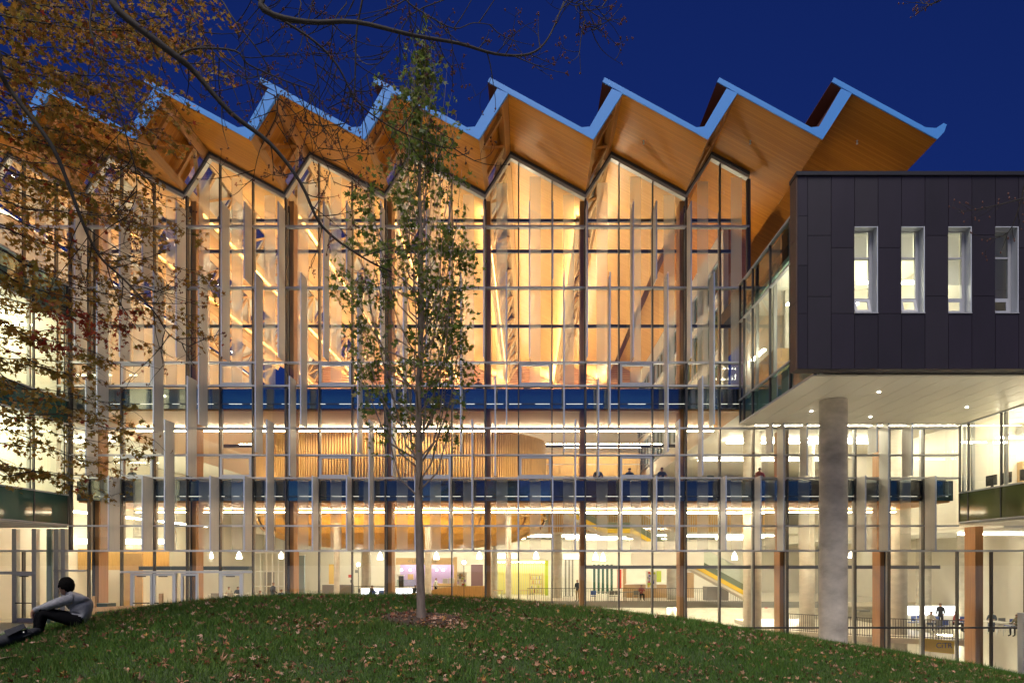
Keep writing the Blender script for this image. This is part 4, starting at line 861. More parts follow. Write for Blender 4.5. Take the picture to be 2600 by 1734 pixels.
for k in range(9):                       # service pipes and ducts below the back gallery
    z = 5.15 - .05 * (k % 3); o = bx('service_duct', (steel, grey_p, cream_w)[k % 3], None, -18 + k * 4.4, -18 + k * 4.4 + 3.6, 24.6 + (k % 3), 24.8 + (k % 3), z, z + .22); tag(o, '%s run of pipe below the back gallery counted from the left' % ordn[k], 'duct', 'ducts below the back gallery')
    bx('hanger', steel, o, -17 + k * 4.4, -16.97 + k * 4.4, 24.68 + (k % 3), 24.71 + (k % 3), z + .222, 5.549)
for k, px in enumerate((820, 845, 885, 1265, 1330)):
    table(Xat(px, 57.5), 57.5 - DIST, 0, .8, .8, 'small cafe table behind the thin railing, %s from the left' % ordn[k], tan_w); chair(Xat(px, 57.5) + .7, 57.5 - DIST, 0, -PI / 2, random.choice((grey_p, dark_p, red_p)), 'cafe chair beside the small table, %s from the left' % ordn[k])
for k, (px, py, m) in enumerate(((888, 1462, red_p), (893, 1475, grey_p), (905, 1450, grey_p), (1700, 1470, red_p), (1945, 1540, red_p))):
    p_ = P(px, py, 61.5 if px < 1900 else 58); o = bx('wall_sign', m, None, p_.x - .13, p_.x + .13, p_.y, p_.y + .03, p_.z - .13, p_.z + .13); tag(o, 'small %s wall sign, %s from the left on the back walls' % ('red' if m is red_p else 'grey', ordn[k]), 'sign'); bx('bracket', steel, o, p_.x - .02, p_.x + .02, p_.y + .031, p_.y + .06, p_.z - .02, p_.z + .02)
# ------------------------------------------------------------------ people
def figure(name, J, E_, mats, parent=None, sub=2, root='pelvis'):
    """one continuous skinned body; J: joint -> (pos, radius), E_: (joint, joint, material index)"""
    names = list(J); idx = {n: i for i, n in enumerate(names)}
    me = bpy.data.meshes.new('tmp'); me.from_pydata([tuple(J[n][0]) for n in names], [(idx[a], idx[b]) for a, b, _ in E_], [])
    ob = bpy.data.objects.new('tmp', me); COL.objects.link(ob)
    ob.modifiers.new('skin', 'SKIN'); sk = me.skin_vertices[0].data
    for n in names:
        r = J[n][1]; sk[idx[n]].radius = (r, r) if not isinstance(r, tuple) else r; sk[idx[n]].use_root = (n == root)
    sd = ob.modifiers.new('sub', 'SUBSURF'); sd.levels = sub; sd.render_levels = sub
    dg = bpy.context.evaluated_depsgraph_get(); m2 = bpy.data.meshes.new_from_object(ob.evaluated_get(dg))
    bpy.data.objects.remove(ob); m2.name = name
    co = np.array([tuple(p.center) for p in m2.polygons]); best = np.full(len(co), 1e9); mi = np.zeros(len(co), int)
    for a, b, m in E_:
        pa, pb = np.array(J[a][0]), np.array(J[b][0]); ra = J[a][1]; rb = J[b][1]
        ra = max(ra) if isinstance(ra, tuple) else ra; rb = max(rb) if isinstance(rb, tuple) else rb
        ab = pb - pa; t = np.clip(((co - pa) @ ab) / max(ab @ ab, 1e-9), 0, 1); dd = np.linalg.norm(co - (pa + t[:, None] * ab), axis=1) / (ra + (rb - ra) * t)
        w = dd < best; best[w] = dd[w]; mi[w] = m
    for m in mats: m2.materials.append(m)
    m2.polygons.foreach_set('material_index', mi.astype('i')); m2.polygons.foreach_set('use_smooth', [True] * len(m2.polygons))
    o = bpy.data.objects.new(name, m2); return o
def place(o, parent=None):
    co = np.empty(len(o.data.vertices) * 3); o.data.vertices.foreach_get('co', co); co = co.reshape(-1, 3); lo, hi = co.min(0), co.max(0)
    c = np.array([(lo[0] + hi[0]) / 2, (lo[1] + hi[1]) / 2, lo[2]]); o.data.vertices.foreach_set('co', (co - c).ravel()); o.data.update(); return link(o, parent, tuple(c))
def person(x, y, z, face, pose, shirt, pants, hair, label, h=1.72):
    """face: direction of view in radians, 0 looks towards the viewer (-y)"""
    k = h / 1.72; J = {}
    if pose == 'stand':
        hip = 0.94; J['pelvis'] = ((0, 0, hip), .13); kn = [(s * .10, -.02, .50) for s in (1, -1)]; an = [(s * .11, .03, .08) for s in (1, -1)]; toe = [(s * .13, -.14, .04) for s in (1, -1)]
    else:
        hip = 0.52; J['pelvis'] = ((0, 0, hip), .14); kn = [(s * .13, -.44, .52) for s in (1, -1)]; an = [(s * .13, -.42, .09) for s in (1, -1)]; toe = [(s * .14, -.60, .04) for s in (1, -1)]
    lean = -.16 if pose == 'desk' else (-.03 if pose == 'stand' else -.08)
    J['waist'] = ((0, lean * .3, hip + .18), .13); J['chest'] = ((0, lean * .8, hip + .40), .155); J['neck'] = ((0, lean, hip + .54), .06); J['jaw'] = ((0, lean - .04, hip + .62), .075); J['head'] = ((0, lean - .02, hip + .70), .098); J['top'] = ((0, lean, hip + .76), .085)
    for q, s in enumerate((1, -1)):
        n = 'lr'[q]; J['hip' + n] = ((s * .09, -.02, hip - .03), .095); J['knee' + n] = (kn[q], .066); J['ankle' + n] = (an[q], .045); J['toe' + n] = (toe[q], .04)
        J['sho' + n] = ((s * .17, lean * .85, hip + .45), .075)
        if pose == 'stand': J['elb' + n] = ((s * .215, .04 + lean, hip + .18), .05); J['wri' + n] = ((s * .22, -.14 + lean, hip + .06), .036); J['hand' + n] = ((s * .17, -.22 + lean, hip + .06), .04)
        else: J['elb' + n] = ((s * .24, -.12 + lean, hip + .22), .05); J['wri' + n] = ((s * .16, -.36 + lean, hip + .24), .036); J['hand' + n] = ((s * .12, -.45 + lean, hip + .25), .04)
    R = Matrix.Rotation(face, 3, 'Z'); J = {n: (Vector((x, y, z)) + R @ (Vector(p) * k), r * k) for n, (p, r) in J.items()}
    E_ = [('pelvis', 'waist', 0), ('waist', 'chest', 0), ('chest', 'neck', 0), ('neck', 'jaw', 2), ('jaw', 'head', 2), ('head', 'top', 3)]
    for n in 'lr': E_ += [('pelvis', 'hip' + n, 1), ('hip' + n, 'knee' + n, 1), ('knee' + n, 'ankle' + n, 1), ('ankle' + n, 'toe' + n, 3), ('chest', 'sho' + n, 0), ('sho' + n, 'elb' + n, 0), ('elb' + n, 'wri' + n, 0), ('wri' + n, 'hand' + n, 2)]
    o = place(figure('person', J, E_, [shirt, pants, skin_m, hair], sub=1)); tag(o, label, 'person'); return o
navy = plain('navy_cloth', (.03, .045, .075), .9); red_c = plain('red_cloth', (.35, .06, .05), .9); khaki = plain('khaki_cloth', (.36, .26, .13), .9); cream_c = plain('cream_cloth', (.55, .50, .40), .9); pale_h = plain('brown_hair', (.06, .035, .02), .5)
jean = plain('denim', (.05, .07, .13), .9); olive_c = plain('olive_cloth', (.14, .13, .07), .9)
person(Xat(684, 46), 46.6 - DIST, 0, 2.6, 'stand', navy, trous, pale_h, 'person in dark shirt standing at the tall table by the right entrance glazing')
person(Xat(714, 45.4), 45.3 - DIST, 0, 3.0, 'sit', jean, jean, hair_m, 'person in blue shirt seated with back turned at the tall table')
person(Xat(660, 44), 44 - DIST, 0, .4, 'desk', cream_c, jean, pale_h, 'person in cream top seated low by the entrance glazing')
person(Xat(566, 49.6), 50.9 - DIST, 0, -.4, 'desk', cream_c, trous, hair_m, 'person in pale top bending over the white study table')
person(Xat(590, 50), 51 - DIST, 0, .3, 'desk', navy, trous, hair_m, 'person in navy top seated behind the white study table')
person(Xat(943, 54), 53.6 - DIST, 0, 2.4, 'desk', navy, jean, hair_m, 'person in dark top leaning at the glowing bar counter')
person(Xat(1052, 54.6), 54.3 - DIST, 0, 2.6, 'desk', navy, trous, hair_m, 'person in dark top at the counter right beside the young tree')
person(Xat(1105, 61), 61.2 - DIST, 0, 1.2, 'stand', white_p, trous, hair_m, 'person in white shirt behind the cafe counter')
person(Xat(1467, 54), 54.2 - DIST, 0, -.5, 'stand', navy, khaki, hair_m, 'standing person in dark jacket and khaki trousers by the timber column')
person(Xat(1631, 54.8), 55.5 - DIST, 0, .1, 'desk', red_c, trous, pale_h, 'person in red top seated behind the folding tables')
for px, z, d, lab in ((1680, 7.22, 36.2, 'person with head bowed at the second floor counter right of middle'), (1518, 7.22, 36.2, 'person in black bending over the second floor counter'), (1215, 11.9, 36.2, 'person whose head shows above the top floor counter'), (1598, 7.22, 36.4, 'person asleep over the second floor counter'), (337, 7.22, 36.4, 'person at the second floor counter behind the maple leaves'), (1928, 7.22, 36.3, 'person in red seated at the second floor counter near the round column')):
    person(Xat(px, d), d - DIST + .1, z - .42, 0, 'desk', red_c if px == 1928 else navy, trous, hair_m, lab)
person(Xat(2386, 41), 42.1 - DIST, -1.2, .2, 'desk', cream_c, jean, pale_h, 'woman with long brown hair and cream top in the sunken seating')
person(Xat(2408, 42.4), 43.2 - DIST, -1.2, -.8, 'stand', trous, trous, hair_m, 'person in black stooping behind the woman in cream')
person(Xat(2438, 41.4), 42.0 - DIST, -1.2, .9, 'sit', red_c, trous, hair_m, 'person in dark red seated left of the tall timber column')
person(Xat(2548, 41.2), 42.2 - DIST, -1.2, -.7, 'desk', navy, jean, hair_m, 'person in dark jacket bent over a table at far right')
person(Xat(2592, 39.2), 39.4 - DIST, -1.2, -1.3, 'sit', olive_c, trous, hair_m, 'person in olive lounging at the right picture edge')

# the seated person on the mound
def Q(x, y, w=0.0): return P(.1913 * x, 1340 + .1913 * y, 11.5 + w) + Vector((0, 0, -.0))
J = {'pelvis': (Q(1075, 1205), (.15, .17)), 'waist': (Q(1100, 1110), (.14, .17)), 'ribs': (Q(1075, 1010), (.145, .18)), 'chest': (Q(1005, 925), (.125, .17)), 'neck': (Q(925, 872), .062), 'throat': (Q(893, 838), .055)}
Es = [('pelvis', 'waist', 0), ('waist', 'ribs', 0), ('ribs', 'chest', 0), ('chest', 'neck', 0), ('neck', 'throat', 2)]
for n, w in (('n', -1), ('f', 1)):
    o = 0 if n == 'n' else -40
    J['sho' + n] = (Q(965 + o * .5, 935, w * .17), .082); J['elb' + n] = (Q(690 + o, 1025, w * .20), .058); J['wri' + n] = (Q(480 + o * .4, 1085, w * .10), .040); J['palm' + n] = (Q(440 + o * .3, 1120, w * .07), (.034, .026))
    Es += [('chest', 'sho' + n, 0), ('sho' + n, 'elb' + n, 0), ('elb' + n, 'wri' + n, 0), ('wri' + n, 'palm' + n, 2)]
    for f, (dx, dy, dw, L) in enumerate(((-24, 16, -.028, .9), (-16, 30, -.010, 1.05), (-4, 36, .010, 1.0), (8, 34, .027, .8), (26, 6, -.035, .7))):
        a, b, c = 'k%d%s' % (f, n), 'm%d%s' % (f, n), 't%d%s' % (f, n); ox = 440 + o * .3
        J[a] = (Q(ox + dx * .6, 1120 + dy * .7, w * .07 + dw), .0095); J[b] = (Q(ox + dx * .9 * L, 1120 + dy * 1.6 * L, w * .07 + dw), .0085); J[c] = (Q(ox + dx * .55 * L + 6, 1120 + dy * 2.3 * L, w * .07 + dw), .007)
        Es += [('palm' + n, a, 2), (a, b, 2), (b, c, 2)]
    kx = 590 if n == 'n' else 545
    J['hip' + n] = (Q(1030, 1228, w * .10), .105); J['thi' + n] = (Q((1030 + kx) / 2, 1170, w * .12), .088); J['kne' + n] = (Q(kx, 1110, w * .13), .068); J['cal' + n] = (Q(kx - 40, 1220, w * .13), .060); J['ank' + n] = (Q(kx - 55, 1330, w * .13), .044); J['hel' + n] = (Q(kx - 45, 1362, w * .13), .040); J['toe' + n] = (Q(kx - 150, 1378, w * .15), .036)
    Es += [('pelvis', 'hip' + n, 1), ('hip' + n, 'thi' + n, 1), ('thi' + n, 'kne' + n, 1), ('kne' + n, 'cal' + n, 1), ('cal' + n, 'ank' + n, 1), ('ank' + n, 'hel' + n, 3), ('hel' + n, 'toe' + n, 3)]
_sc = {'pelvis': 1.12, 'waist': 1.12, 'ribs': 1.15, 'chest': 1.15, 'neck': 1.1, 'throat': 1.15}
for q in J:
    s_ = _sc.get(q) or (1.2 if q[:3] in ('sho', 'elb') else 1.25 if q[:3] == 'wri' else 1.28 if q[:3] in ('hip', 'thi', 'kne', 'cal') else 1.3 if q[:3] in ('ank', 'hel', 'toe') else 1.15)
    r_ = J[q][1]; J[q] = (J[q][0], tuple(v * s_ for v in r_) if isinstance(r_, tuple) else r_ * s_)
shoe = plain('dark_shoe', (.015, .012, .012), .6)
man = figure('person', J, Es, [sweat, trous, skin_m, shoe], sub=3)
for v in man.data.vertices:          # cloth folds
    q = v.co; n_ = noise.noise(q * 9.0) * .6 + noise.noise(Vector((q.x * 22, q.y * 14, q.z * 30))) * .5
    if not any((q - J[k][0]).length < .10 for k in ('palmn', 'palmf', 'neck', 'throat')): v.co = q + v.normal * n_ * .014
man = place(man); tag(man, 'person in grey sweater and black trousers sitting on the mound hugging the knees', 'person')
# head: skull with brow, nose, chin and ear, turned away to the left
def head_mesh():
    mb = bmesh.new(); bmesh.ops.create_icosphere(mb, subdivisions=4, radius=1.0)
    for v in mb.verts:
        p = v.co.copy(); x, y, z = p
        sx, sy, sz = .098, .078, .125
        q = Vector((x * sx, y * sy, z * sz))
        if z < 0: q.x *= 1 - .18 * (-z); q.y *= 1 - .30 * (-z); q.x -= .012 * (-z)
        f = max(0, -x)                                  # the face looks to -x
        if f > .6: q.x += .010 * (f - .6)
        nz = math.exp(-((y / .16) ** 2) - ((z + .12) / .16) ** 2) * (f > .7); q.x -= .026 * nz
        q.x -= .008 * math.exp(-((z - .12) / .10) ** 2 - (y / .5) ** 2) * (f > .7)
        q.x -= .010 * math.exp(-((z + .85) / .14) ** 2 - (y / .3) ** 2) * (f > .2)
        q.x -= .006 * math.exp(-((z + .48) / .07) ** 2 - (y / .28) ** 2) * (f > .6)
        for s in (-1, 1): q.x += .008 * math.exp(-((y - s * .38) / .14) ** 2 - ((z - .02) / .10) ** 2) * (f > .6)
        v.co = q
    me = bpy.data.meshes.new('head'); mb.to_mesh(me); mb.free(); me.materials.append(skin_m); me.polygons.foreach_set('use_smooth', [True] * len(me.polygons)); return me
HC = Q(868, 782); RH = Matrix.Scale(1.14, 4) @ Matrix.Rotation(math.radians(-22), 4, 'Z') @ Matrix.Rotation(math.radians(8), 4, 'Y')
hd = head_mesh(); hd.transform(RH); ho = bpy.data.objects.new('head', hd); link(ho, man, HC)
hb = bmesh.new(); bmesh.ops.create_icosphere(hb, subdivisions=5, radius=1.0)
for v in hb.verts:
    x, y, z = v.co; n1 = noise.noise(Vector((x * 3, y * 3, z * 3))) * .05 + noise.noise(Vector((x * 9, y * 9, z * 5))) * .035
    r = 1 + n1
    q = Vector((x * .118 * r + .018, y * .102 * r, z * .132 * r + .022))
    low = -0.20 - .50 * max(0, x) + .16 * noise.noise(Vector((x * 6, y * 6, 3))) + .10 * noise.noise(Vector((x * 17, y * 17, 1)))                      # the hair line: high at the brow, low at the nape
    if z < low: q = Vector((x * .06 + .01, y * .05, max(q.z, low * .125)))
    if x < -.45 and z < .36: q = Vector((x * .05, y * .05, q.z))
    v.co = q
hm = bpy.data.meshes.new('hair'); hb.to_mesh(hm); hb.free(); hm.transform(RH); hm.materials.append(hair_m); hm.polygons.foreach_set('use_smooth', [True] * len(hm.polygons)); o = bpy.data.objects.new('hair', hm); link(o, man, HC)
for s in (-1, 1):
    eb = MB().lathe([(.004, -.034), (.016, -.02), (.021, .005), (.019, .022), (.006, .034)], (0, 0, 0), 10); e = eb.mesh('ear', skin_m, True); e.transform(RH @ Matrix.Translation((.012, s * .078, -.008)) @ Matrix.Diagonal((1, .45, 1, 1))); o = bpy.data.objects.new('ear', e); link(o, man, HC)
# dark bag lying beside
bagm = plain('dark_bag', (.012, .013, .02), .75, var=.3, scale=20, bump=.4)
bag = empty('backpack', tuple(on_mound(60, 1612)), 'dark backpack lying on the slope in front of the seated person', 'backpack')
ax0, ax1 = P(-45, 1648, 11.1), P(100, 1602, 11.25); n = 12; mb = MB(); vs = []
for i in range(n + 1):
    t = i / n; c = ax0.lerp(ax1, t); w = (.15 + .03 * math.sin(t * 7)) * (1 - abs(2 * t - 1) ** 4 * .75); hgt = (.135 + .02 * math.sin(t * 5 + 1)) * (1 - abs(2 * t - 1) ** 3 * .6)
    for j in range(14):
        a = 2 * PI * j / 14; rr = 1 + .12 * noise.noise(Vector((t * 5, math.cos(a) * 2, math.sin(a) * 2)))
        vs.append((c.x, c.y + w * 1.3 * math.cos(a) * rr, c.z + hgt * math.sin(a) * rr))
mb.add(vs, [(i * 14 + j, i * 14 + (j + 1) % 14, (i + 1) * 14 + (j + 1) % 14, (i + 1) * 14 + j) for i in range(n) for j in range(14)] + [tuple(range(13, -1, -1)), tuple(range(n * 14, n * 14 + 14))])
mb.build('bag_body', bagm, bag, True)
MB().add([P(10, 1600, 11.0), P(60, 1582, 11.1), P(66, 1592, 11.05), P(18, 1615, 10.95), P(10, 1601, 11.3), P(60, 1583, 11.4), P(66, 1593, 11.35), P(18, 1616, 11.25)], [(0, 1, 2, 3), (7, 6, 5, 4), (0, 4, 5, 1), (1, 5, 6, 2), (2, 6, 7, 3), (3, 7, 4, 0)]).build('flap', bagm, bag)
MB().tube([P(62, 1592, 10.95), P(85, 1606, 10.95), P(60, 1616, 10.9)], .012, 6).build('strap', bagm, bag); MB().lathe([(.012, 0), (.016, .012), (.008, .02)], tuple(P(60, 1606, 10.92)), 8).build('buckle', steel, bag)
pp = on_mound(20, 1676); ps = MB(); vs = [pp + Vector((dx, dy, .05 + .03 * math.sin(dx * 9))) for dx, dy in ((-.17, -.1), (-.02, -.06), (.16, .04), (.13, .2), (-.01, .12), (-.2, .06))]
ps.add(vs + [v + Vector((0, 0, .004)) for v in vs], [(0, 1, 4, 5), (1, 2, 3, 4), (11, 10, 7, 6), (10, 9, 8, 7), (0, 6, 7, 1), (1, 7, 8, 2), (2, 8, 9, 3), (3, 9, 10, 4), (4, 10, 11, 5), (5, 11, 6, 0)])
pso = ps.build('paper_bag', plain('brown_paper', (.42, .27, .19), .8)); tag(pso, 'crumpled pale brown paper lying in the grass at lower left', 'paper')
# ------------------------------------------------------------------ leaves
_ol = [(270, .18), (325, .55), (350, .36), (30, .92), (60, .45), (90, 1.05), (120, .45), (150, .92), (190, .36), (215, .55)]
LV = np.array([(0, 0, 0)] + [(r * math.cos(math.radians(a)), r * math.sin(math.radians(a)), 0) for a, r in _ol]); LF = [(0, i, i % 10 + 1) for i in range(1, 11)]
def rot_mats(n, tilt):
    """random orientations: yaw anywhere, tilt from the horizontal up to `tilt`"""
    a = rng.uniform(0, 2 * PI, n); b = rng.normal(0, tilt, n); c = rng.normal(0, tilt, n)
    ca, sa, cb, sb, cc, sc_ = np.cos(a), np.sin(a), np.cos(b), np.sin(b), np.cos(c), np.sin(c); Z = np.zeros(n); O = np.ones(n)
    Rz = np.array([[ca, -sa, Z], [sa, ca, Z], [Z, Z, O]]).transpose(2, 0, 1); Rx = np.array([[O, Z, Z], [Z, cb, -sb], [Z, sb, cb]]).transpose(2, 0, 1); Ry = np.array([[cc, Z, sc_], [Z, O, Z], [-sc_, Z, cc]]).transpose(2, 0, 1)
    return Rx @ Ry @ Rz
def leaf_cloud(name, pts, size, tones, m, tilt, parent=None, curl=.18, kind=None):
    pts = np.asarray(pts); n = len(pts); R = rot_mats(n, tilt); s = size[0] + (size[1] - size[0]) * rng.random(n)
    base = np.repeat(LV[None], n, 0).copy(); base[:, :, 2] = (base[:, :, 0] ** 2 + base[:, :, 1] ** 2) * (rng.normal(0, curl, n))[:, None]
    v = np.einsum('nij,nkj->nki', R, base) * s[:, None, None] + pts[:, None, :]
    k = len(LV); F = (np.array(LF)[None] + (np.arange(n) * k)[:, None, None]).reshape(-1, 3)
    return tri_mesh(name, v.reshape(-1, 3), F, np.repeat(tones, k, 0), m, parent, kind)
def tri_mesh(name, v, F, tone, m, parent=None, kind=None):
    me = bpy.data.meshes.new(name); nv, nf = len(v), len(F)
    c = np.array([v[:, 0].mean(), v[:, 1].mean(), v[:, 2].min()]); v = v - c
    me.vertices.add(nv); me.vertices.foreach_set('co', v.astype('f').ravel()); me.loops.add(nf * 3); me.loops.foreach_set('vertex_index', F.astype('i').ravel())
    me.polygons.add(nf); me.polygons.foreach_set('loop_start', np.arange(0, nf * 3, 3, dtype='i')); me.update(calc_edges=True)
    at = me.color_attributes.new('tone', 'FLOAT_COLOR', 'POINT'); at.data.foreach_set('color', np.concatenate([tone, np.ones((nv, 1))], 1).astype('f').ravel())
    me.materials.append(m); o = bpy.data.objects.new(name, me); link(o, parent, tuple(c))
    if kind: tag(o, kind=kind)
    return o
def pick(pal, n, jit=.25, p=None):
    pal = np.array(pal); t = pal[rng.choice(len(pal), n, p=p)]; return np.clip(t * (1 + rng.uniform(-jit, jit, (n, 1))), 0, 1)

# ------------------------------------------------------------------ the young tree
tbase = on_mound(1070, 1571)
TD = tbase.y + DIST
yt = empty('young_tree', tuple(tbase), 'slender young maple with green leaves and pale trunk in the middle of the mound', 'tree')
def T(px, py, w=0): return P(px, py, TD + w)
trk = [tbase + Vector((0, 0, -.15)), tbase, T(1069, 1540), T(1066, 1400), T(1063, 1280), T(1064, 1150), T(1062, 1000, .03), T(1068, 880), T(1072, 780), T(1070, 640), T(1066, 480), T(1068, 330), T(1072, 190), T(1074, 100)]
trr = [.11, .092, .077, .07, .066, .058, .05, .045, .038, .03, .022, .015, .009, .004]
MB().tube(trk, trr, 14).build('trunk', bark2, yt, True)
def spine(z):
    for a, b in zip(trk, trk[1:]):
        if a.z <= z <= b.z: return a.lerp(b, (z - a.z) / max(b.z - a.z, 1e-6))
    return trk[-1]
out_y = [40, 130, 220, 300, 380, 450, 600, 700, 850, 950, 1050, 1150, 1200]; out_l = [10, 35, 60, 130, 170, 190, 235, 255, 205, 190, 175, 85, 50]; out_r = [12, 55, 90, 100, 90, 130, 140, 150, 150, 110, 150, 165, 60]
brs = MB(); lp = []
def grow_leaves(pts, n, jit, drop=.06, sp=.16):
    for _ in range(n):
        t = random.random() ** .75 * (len(pts) - 1); i = min(int(t), len(pts) - 2); p = pts[i].lerp(pts[i + 1], t - i)
        c = p + Vector((random.gauss(0, jit), random.gauss(0, jit), random.gauss(0, jit) - drop))
        for _ in range(random.choice((2, 3, 4, 5))): lp.append(tuple(c + Vector((random.gauss(0, sp * .35), random.gauss(0, sp * .35), random.gauss(-.02, sp * .42)))))
random.seed(21)
for k in range(80):
    py0 = 1260 - 1000 * (k / 79) ** 1.0 + random.uniform(-20, 20); z0 = Zat(py0, TD); p0 = spine(z0)
    az = k * 2.399 + random.uniform(-.3, .3); rise = random.uniform(240, 460) * (1 if py0 > 500 else .55); pyt = max(py0 - rise, 60)
    lim = np.interp(pyt, out_y, out_l if math.cos(az) < 0 else out_r) / FPX * TD
    R_ = lim * random.uniform(.55, 1.0); dx, dy = math.cos(az) * R_, math.sin(az) * R_ * .8
    zt = Zat(pyt, TD); pts = []
    for i in range(7):
        t = i / 6; s = t ** .48; pts.append(Vector((p0.x + dx * s + random.gauss(0, .02), p0.y + dy * s + random.gauss(0, .02), p0.z + (zt - p0.z) * (t ** 1.15))))
    pts[0] = p0; r0 = .006 + .012 * min(1, (py0 - 200) / 900); brs.tube(pts, [r0 * (1 - .8 * i / 6) for i in range(7)], 5)
    dens = 10 if 470 < pyt < 900 else (5 if pyt <= 470 else 7)
    grow_leaves(pts[2:], dens, .085)
    for _ in range(4 if pyt > 470 else 2):
        i = random.randint(2, 5); q = pts[i]; e = q + Vector((random.gauss(0, .22) + dx * .15, random.gauss(0, .2), random.uniform(-.12, .3))); m_ = q.lerp(e, .5) + Vector((0, 0, -.04))
        brs.tube([q, m_, e], [.005, .004, .002], 4); grow_leaves([q, m_, e], 4 if pyt < 900 else 3, .05)
grow_leaves(trk[9:], 46, .11); grow_leaves(trk[11:], 12, .06)
brs.build('branches', bark2, yt)
lp = np.array(lp)
gp = pick([(.105, .15, .03), (.14, .19, .04), (.19, .205, .055), (.22, .18, .05), (.07, .11, .024)], len(lp), .3, [.35, .3, .2, .05, .1])
leaf_cloud('crown', lp, (.046, .088), gp, leaf_m, .9, yt)
pit = [(tbase.x + .78 * math.cos(a) * (1 + .08 * math.sin(3 * a)), tbase.y + .66 * math.sin(a) * (1 + .1 * math.cos(2 * a))) for a in np.linspace(0, 2 * PI, 40, endpoint=False)]
rings = [(s, [(tbase.x + (x - tbase.x) * s, tbase.y + (y - tbase.y) * s) for x, y in pit]) for s in (.12, .45, .8, 1.0)]
pv = [(x, y, mound_z(x, y) + (.03 if s < .9 else -.004) + random.uniform(0, .012)) for s, r in rings for x, y in r]
pit_o = MB().add(pv, [(q * 40 + j, q * 40 + (j + 1) % 40, (q + 1) * 40 + (j + 1) % 40, (q + 1) * 40 + j) for q in range(3) for j in range(40)] + [tuple(range(39, -1, -1))]).build('tree_pit_soil', soil); tag(pit_o, 'bare soil ring under the young tree', None, None, 'structure')

# ------------------------------------------------------------------ overhanging maples
def limb(mb, pts, r0, r1, n=7):
    P3 = [Vector(p) for p in pts]; sm = []
    for i in range(len(P3) - 1):
        a, b, c, d = P3[max(i - 1, 0)], P3[i], P3[i + 1], P3[min(i + 2, len(P3) - 1)]
        for t in (0, .25, .5, .75): sm.append(.5 * ((2 * b) + (c - a) * t + (2 * a - 5 * b + 4 * c - d) * t * t + (3 * b - a - 3 * c + d) * t ** 3))
    sm.append(P3[-1]); k = len(sm) - 1
    mb.tube(sm, [r0 + (r1 - r0) * (i / k) ** .8 for i in range(k + 1)], n); return sm
mt = empty('maple_tree', (-9.6, -DIST + 4.2, 1.2), 'big autumn maple whose leafy and bare branches hang in from the upper left', 'tree')
MB().tube([(-9.6, -DIST + 4.2, -.3), (-9.5, -DIST + 4.3, 1.5), (-9.2, -DIST + 4.6, 4.0), (-8.9, -DIST + 4.9, 7.0), (-8.8, -DIST + 5.2, 10.5)], [.42, .32, .27, .22, .12], 14).build('trunk', bark, mt, True)
hub = Vector((-8.95, -DIST + 4.85, 6.6)); hub2 = Vector((-8.85, -DIST + 5.1, 9.3)); hub0 = Vector((-9.2, -DIST + 4.6, 4.2))
def pl(lst, d0, d1): n = len(lst) - 1; return [P(x, y, d0 + (d1 - d0) * i / n) for i, (x, y) in enumerate(lst)]
BR = [([(230, -60), (300, 28), (448, 144), (498, 188), (586, 287), (686, 365), (763, 464), (818, 575), (918, 652), (995, 691)], 8.2, 9.4, .052, .010, hub2),
      ([(600, -60), (670, 27), (781, 57), (903, 57), (1045, 90), (1164, 111), (1259, 138), (1344, 138), (1393, 96), (1432, 4)], 8.4, 9.2, .040, .008, hub2),
      ([(-60, 90), (0, 185), (30, 235), (125, 360), (165, 445), (200, 540), (225, 600), (260, 660), (310, 705), (390, 790), (430, 850), (490, 885)], 8.0, 9.0, .034, .005, hub),
      ([(180, -60), (230, 80), (265, 170), (300, 270), (330, 380), (345, 440), (345, 500), (318, 560)], 8.6, 9.0, .016, .004, hub2),
      ([(930, -60), (920, 0), (905, 88), (900, 230), (884, 300), (850, 345)], 8.8, 9.0, .019, .005, hub2),
      ([(560, -60), (700, 40), (800, 107), (857, 168), (903, 253), (965, 306), (1030, 341), (1125, 375), (1168, 375)], 8.7, 9.4, .020, .004, hub2),
      ([(1000, -60), (1030, 0), (1076, 34), (1152, 73), (1202, 59), (1252, 65)], 8.5, 8.8, .013, .004, hub2),
      ([(400, -60), (500, 60), (540, 130), (620, 200), (720, 260), (780, 330), (830, 420), (850, 470)], 9.2, 9.8, .012, .004, hub2),
      ([(700, -60), (760, 60), (800, 160), (812, 280), (800, 380)], 8.9, 9.3, .012, .004, hub2), ([(480, -60), (600, 60), (680, 170), (705, 280), (660, 380), (640, 470)], 9.0, 9.5, .013, .004, hub2), ([(830, -60), (845, 60), (830, 150), (790, 240), (765, 300)], 8.6, 8.9, .010, .003, hub2), ([(1120, -60), (1040, 40), (990, 130), (930, 190), (880, 240)], 8.9, 9.2, .010, .003, hub2),
      ([(1380, -60), (1440, 0), (1480, 12), (1540, 20)], 8.8, 9.0, .010, .003, hub2), ([(1440, -40), (1470, 15), (1490, 60), (1510, 80)], 8.8, 9.0, .007, .003, hub2)]
mb = MB(); bare = []; lines = []
for L, d0, d1, r0, r1, h in BR:
    pts = pl(L, d0, d1); mid = h.lerp(pts[0], .55) + Vector((0, 0, .5)); o = MB(); sm = limb(o, [h, mid] + pts, r0 * 1.22, r1 * 1.0); o.build('branch', bark, mt, True); lines.append((sm[8:], r1))
sub = [([(448, 144), (498, 124), (597, 130), (632, 165), (727, 207), (785, 230), (842, 287)], 8.75, 9.0, .017, .005)]
for L, d0, d1, r0, r1 in sub: o = MB(); sm = limb(o, pl(L, d0, d1), r0, r1); o.build('branch', bark, mt, True); lines.append((sm, r1))
random.seed(5); tw = MB(); buds = []
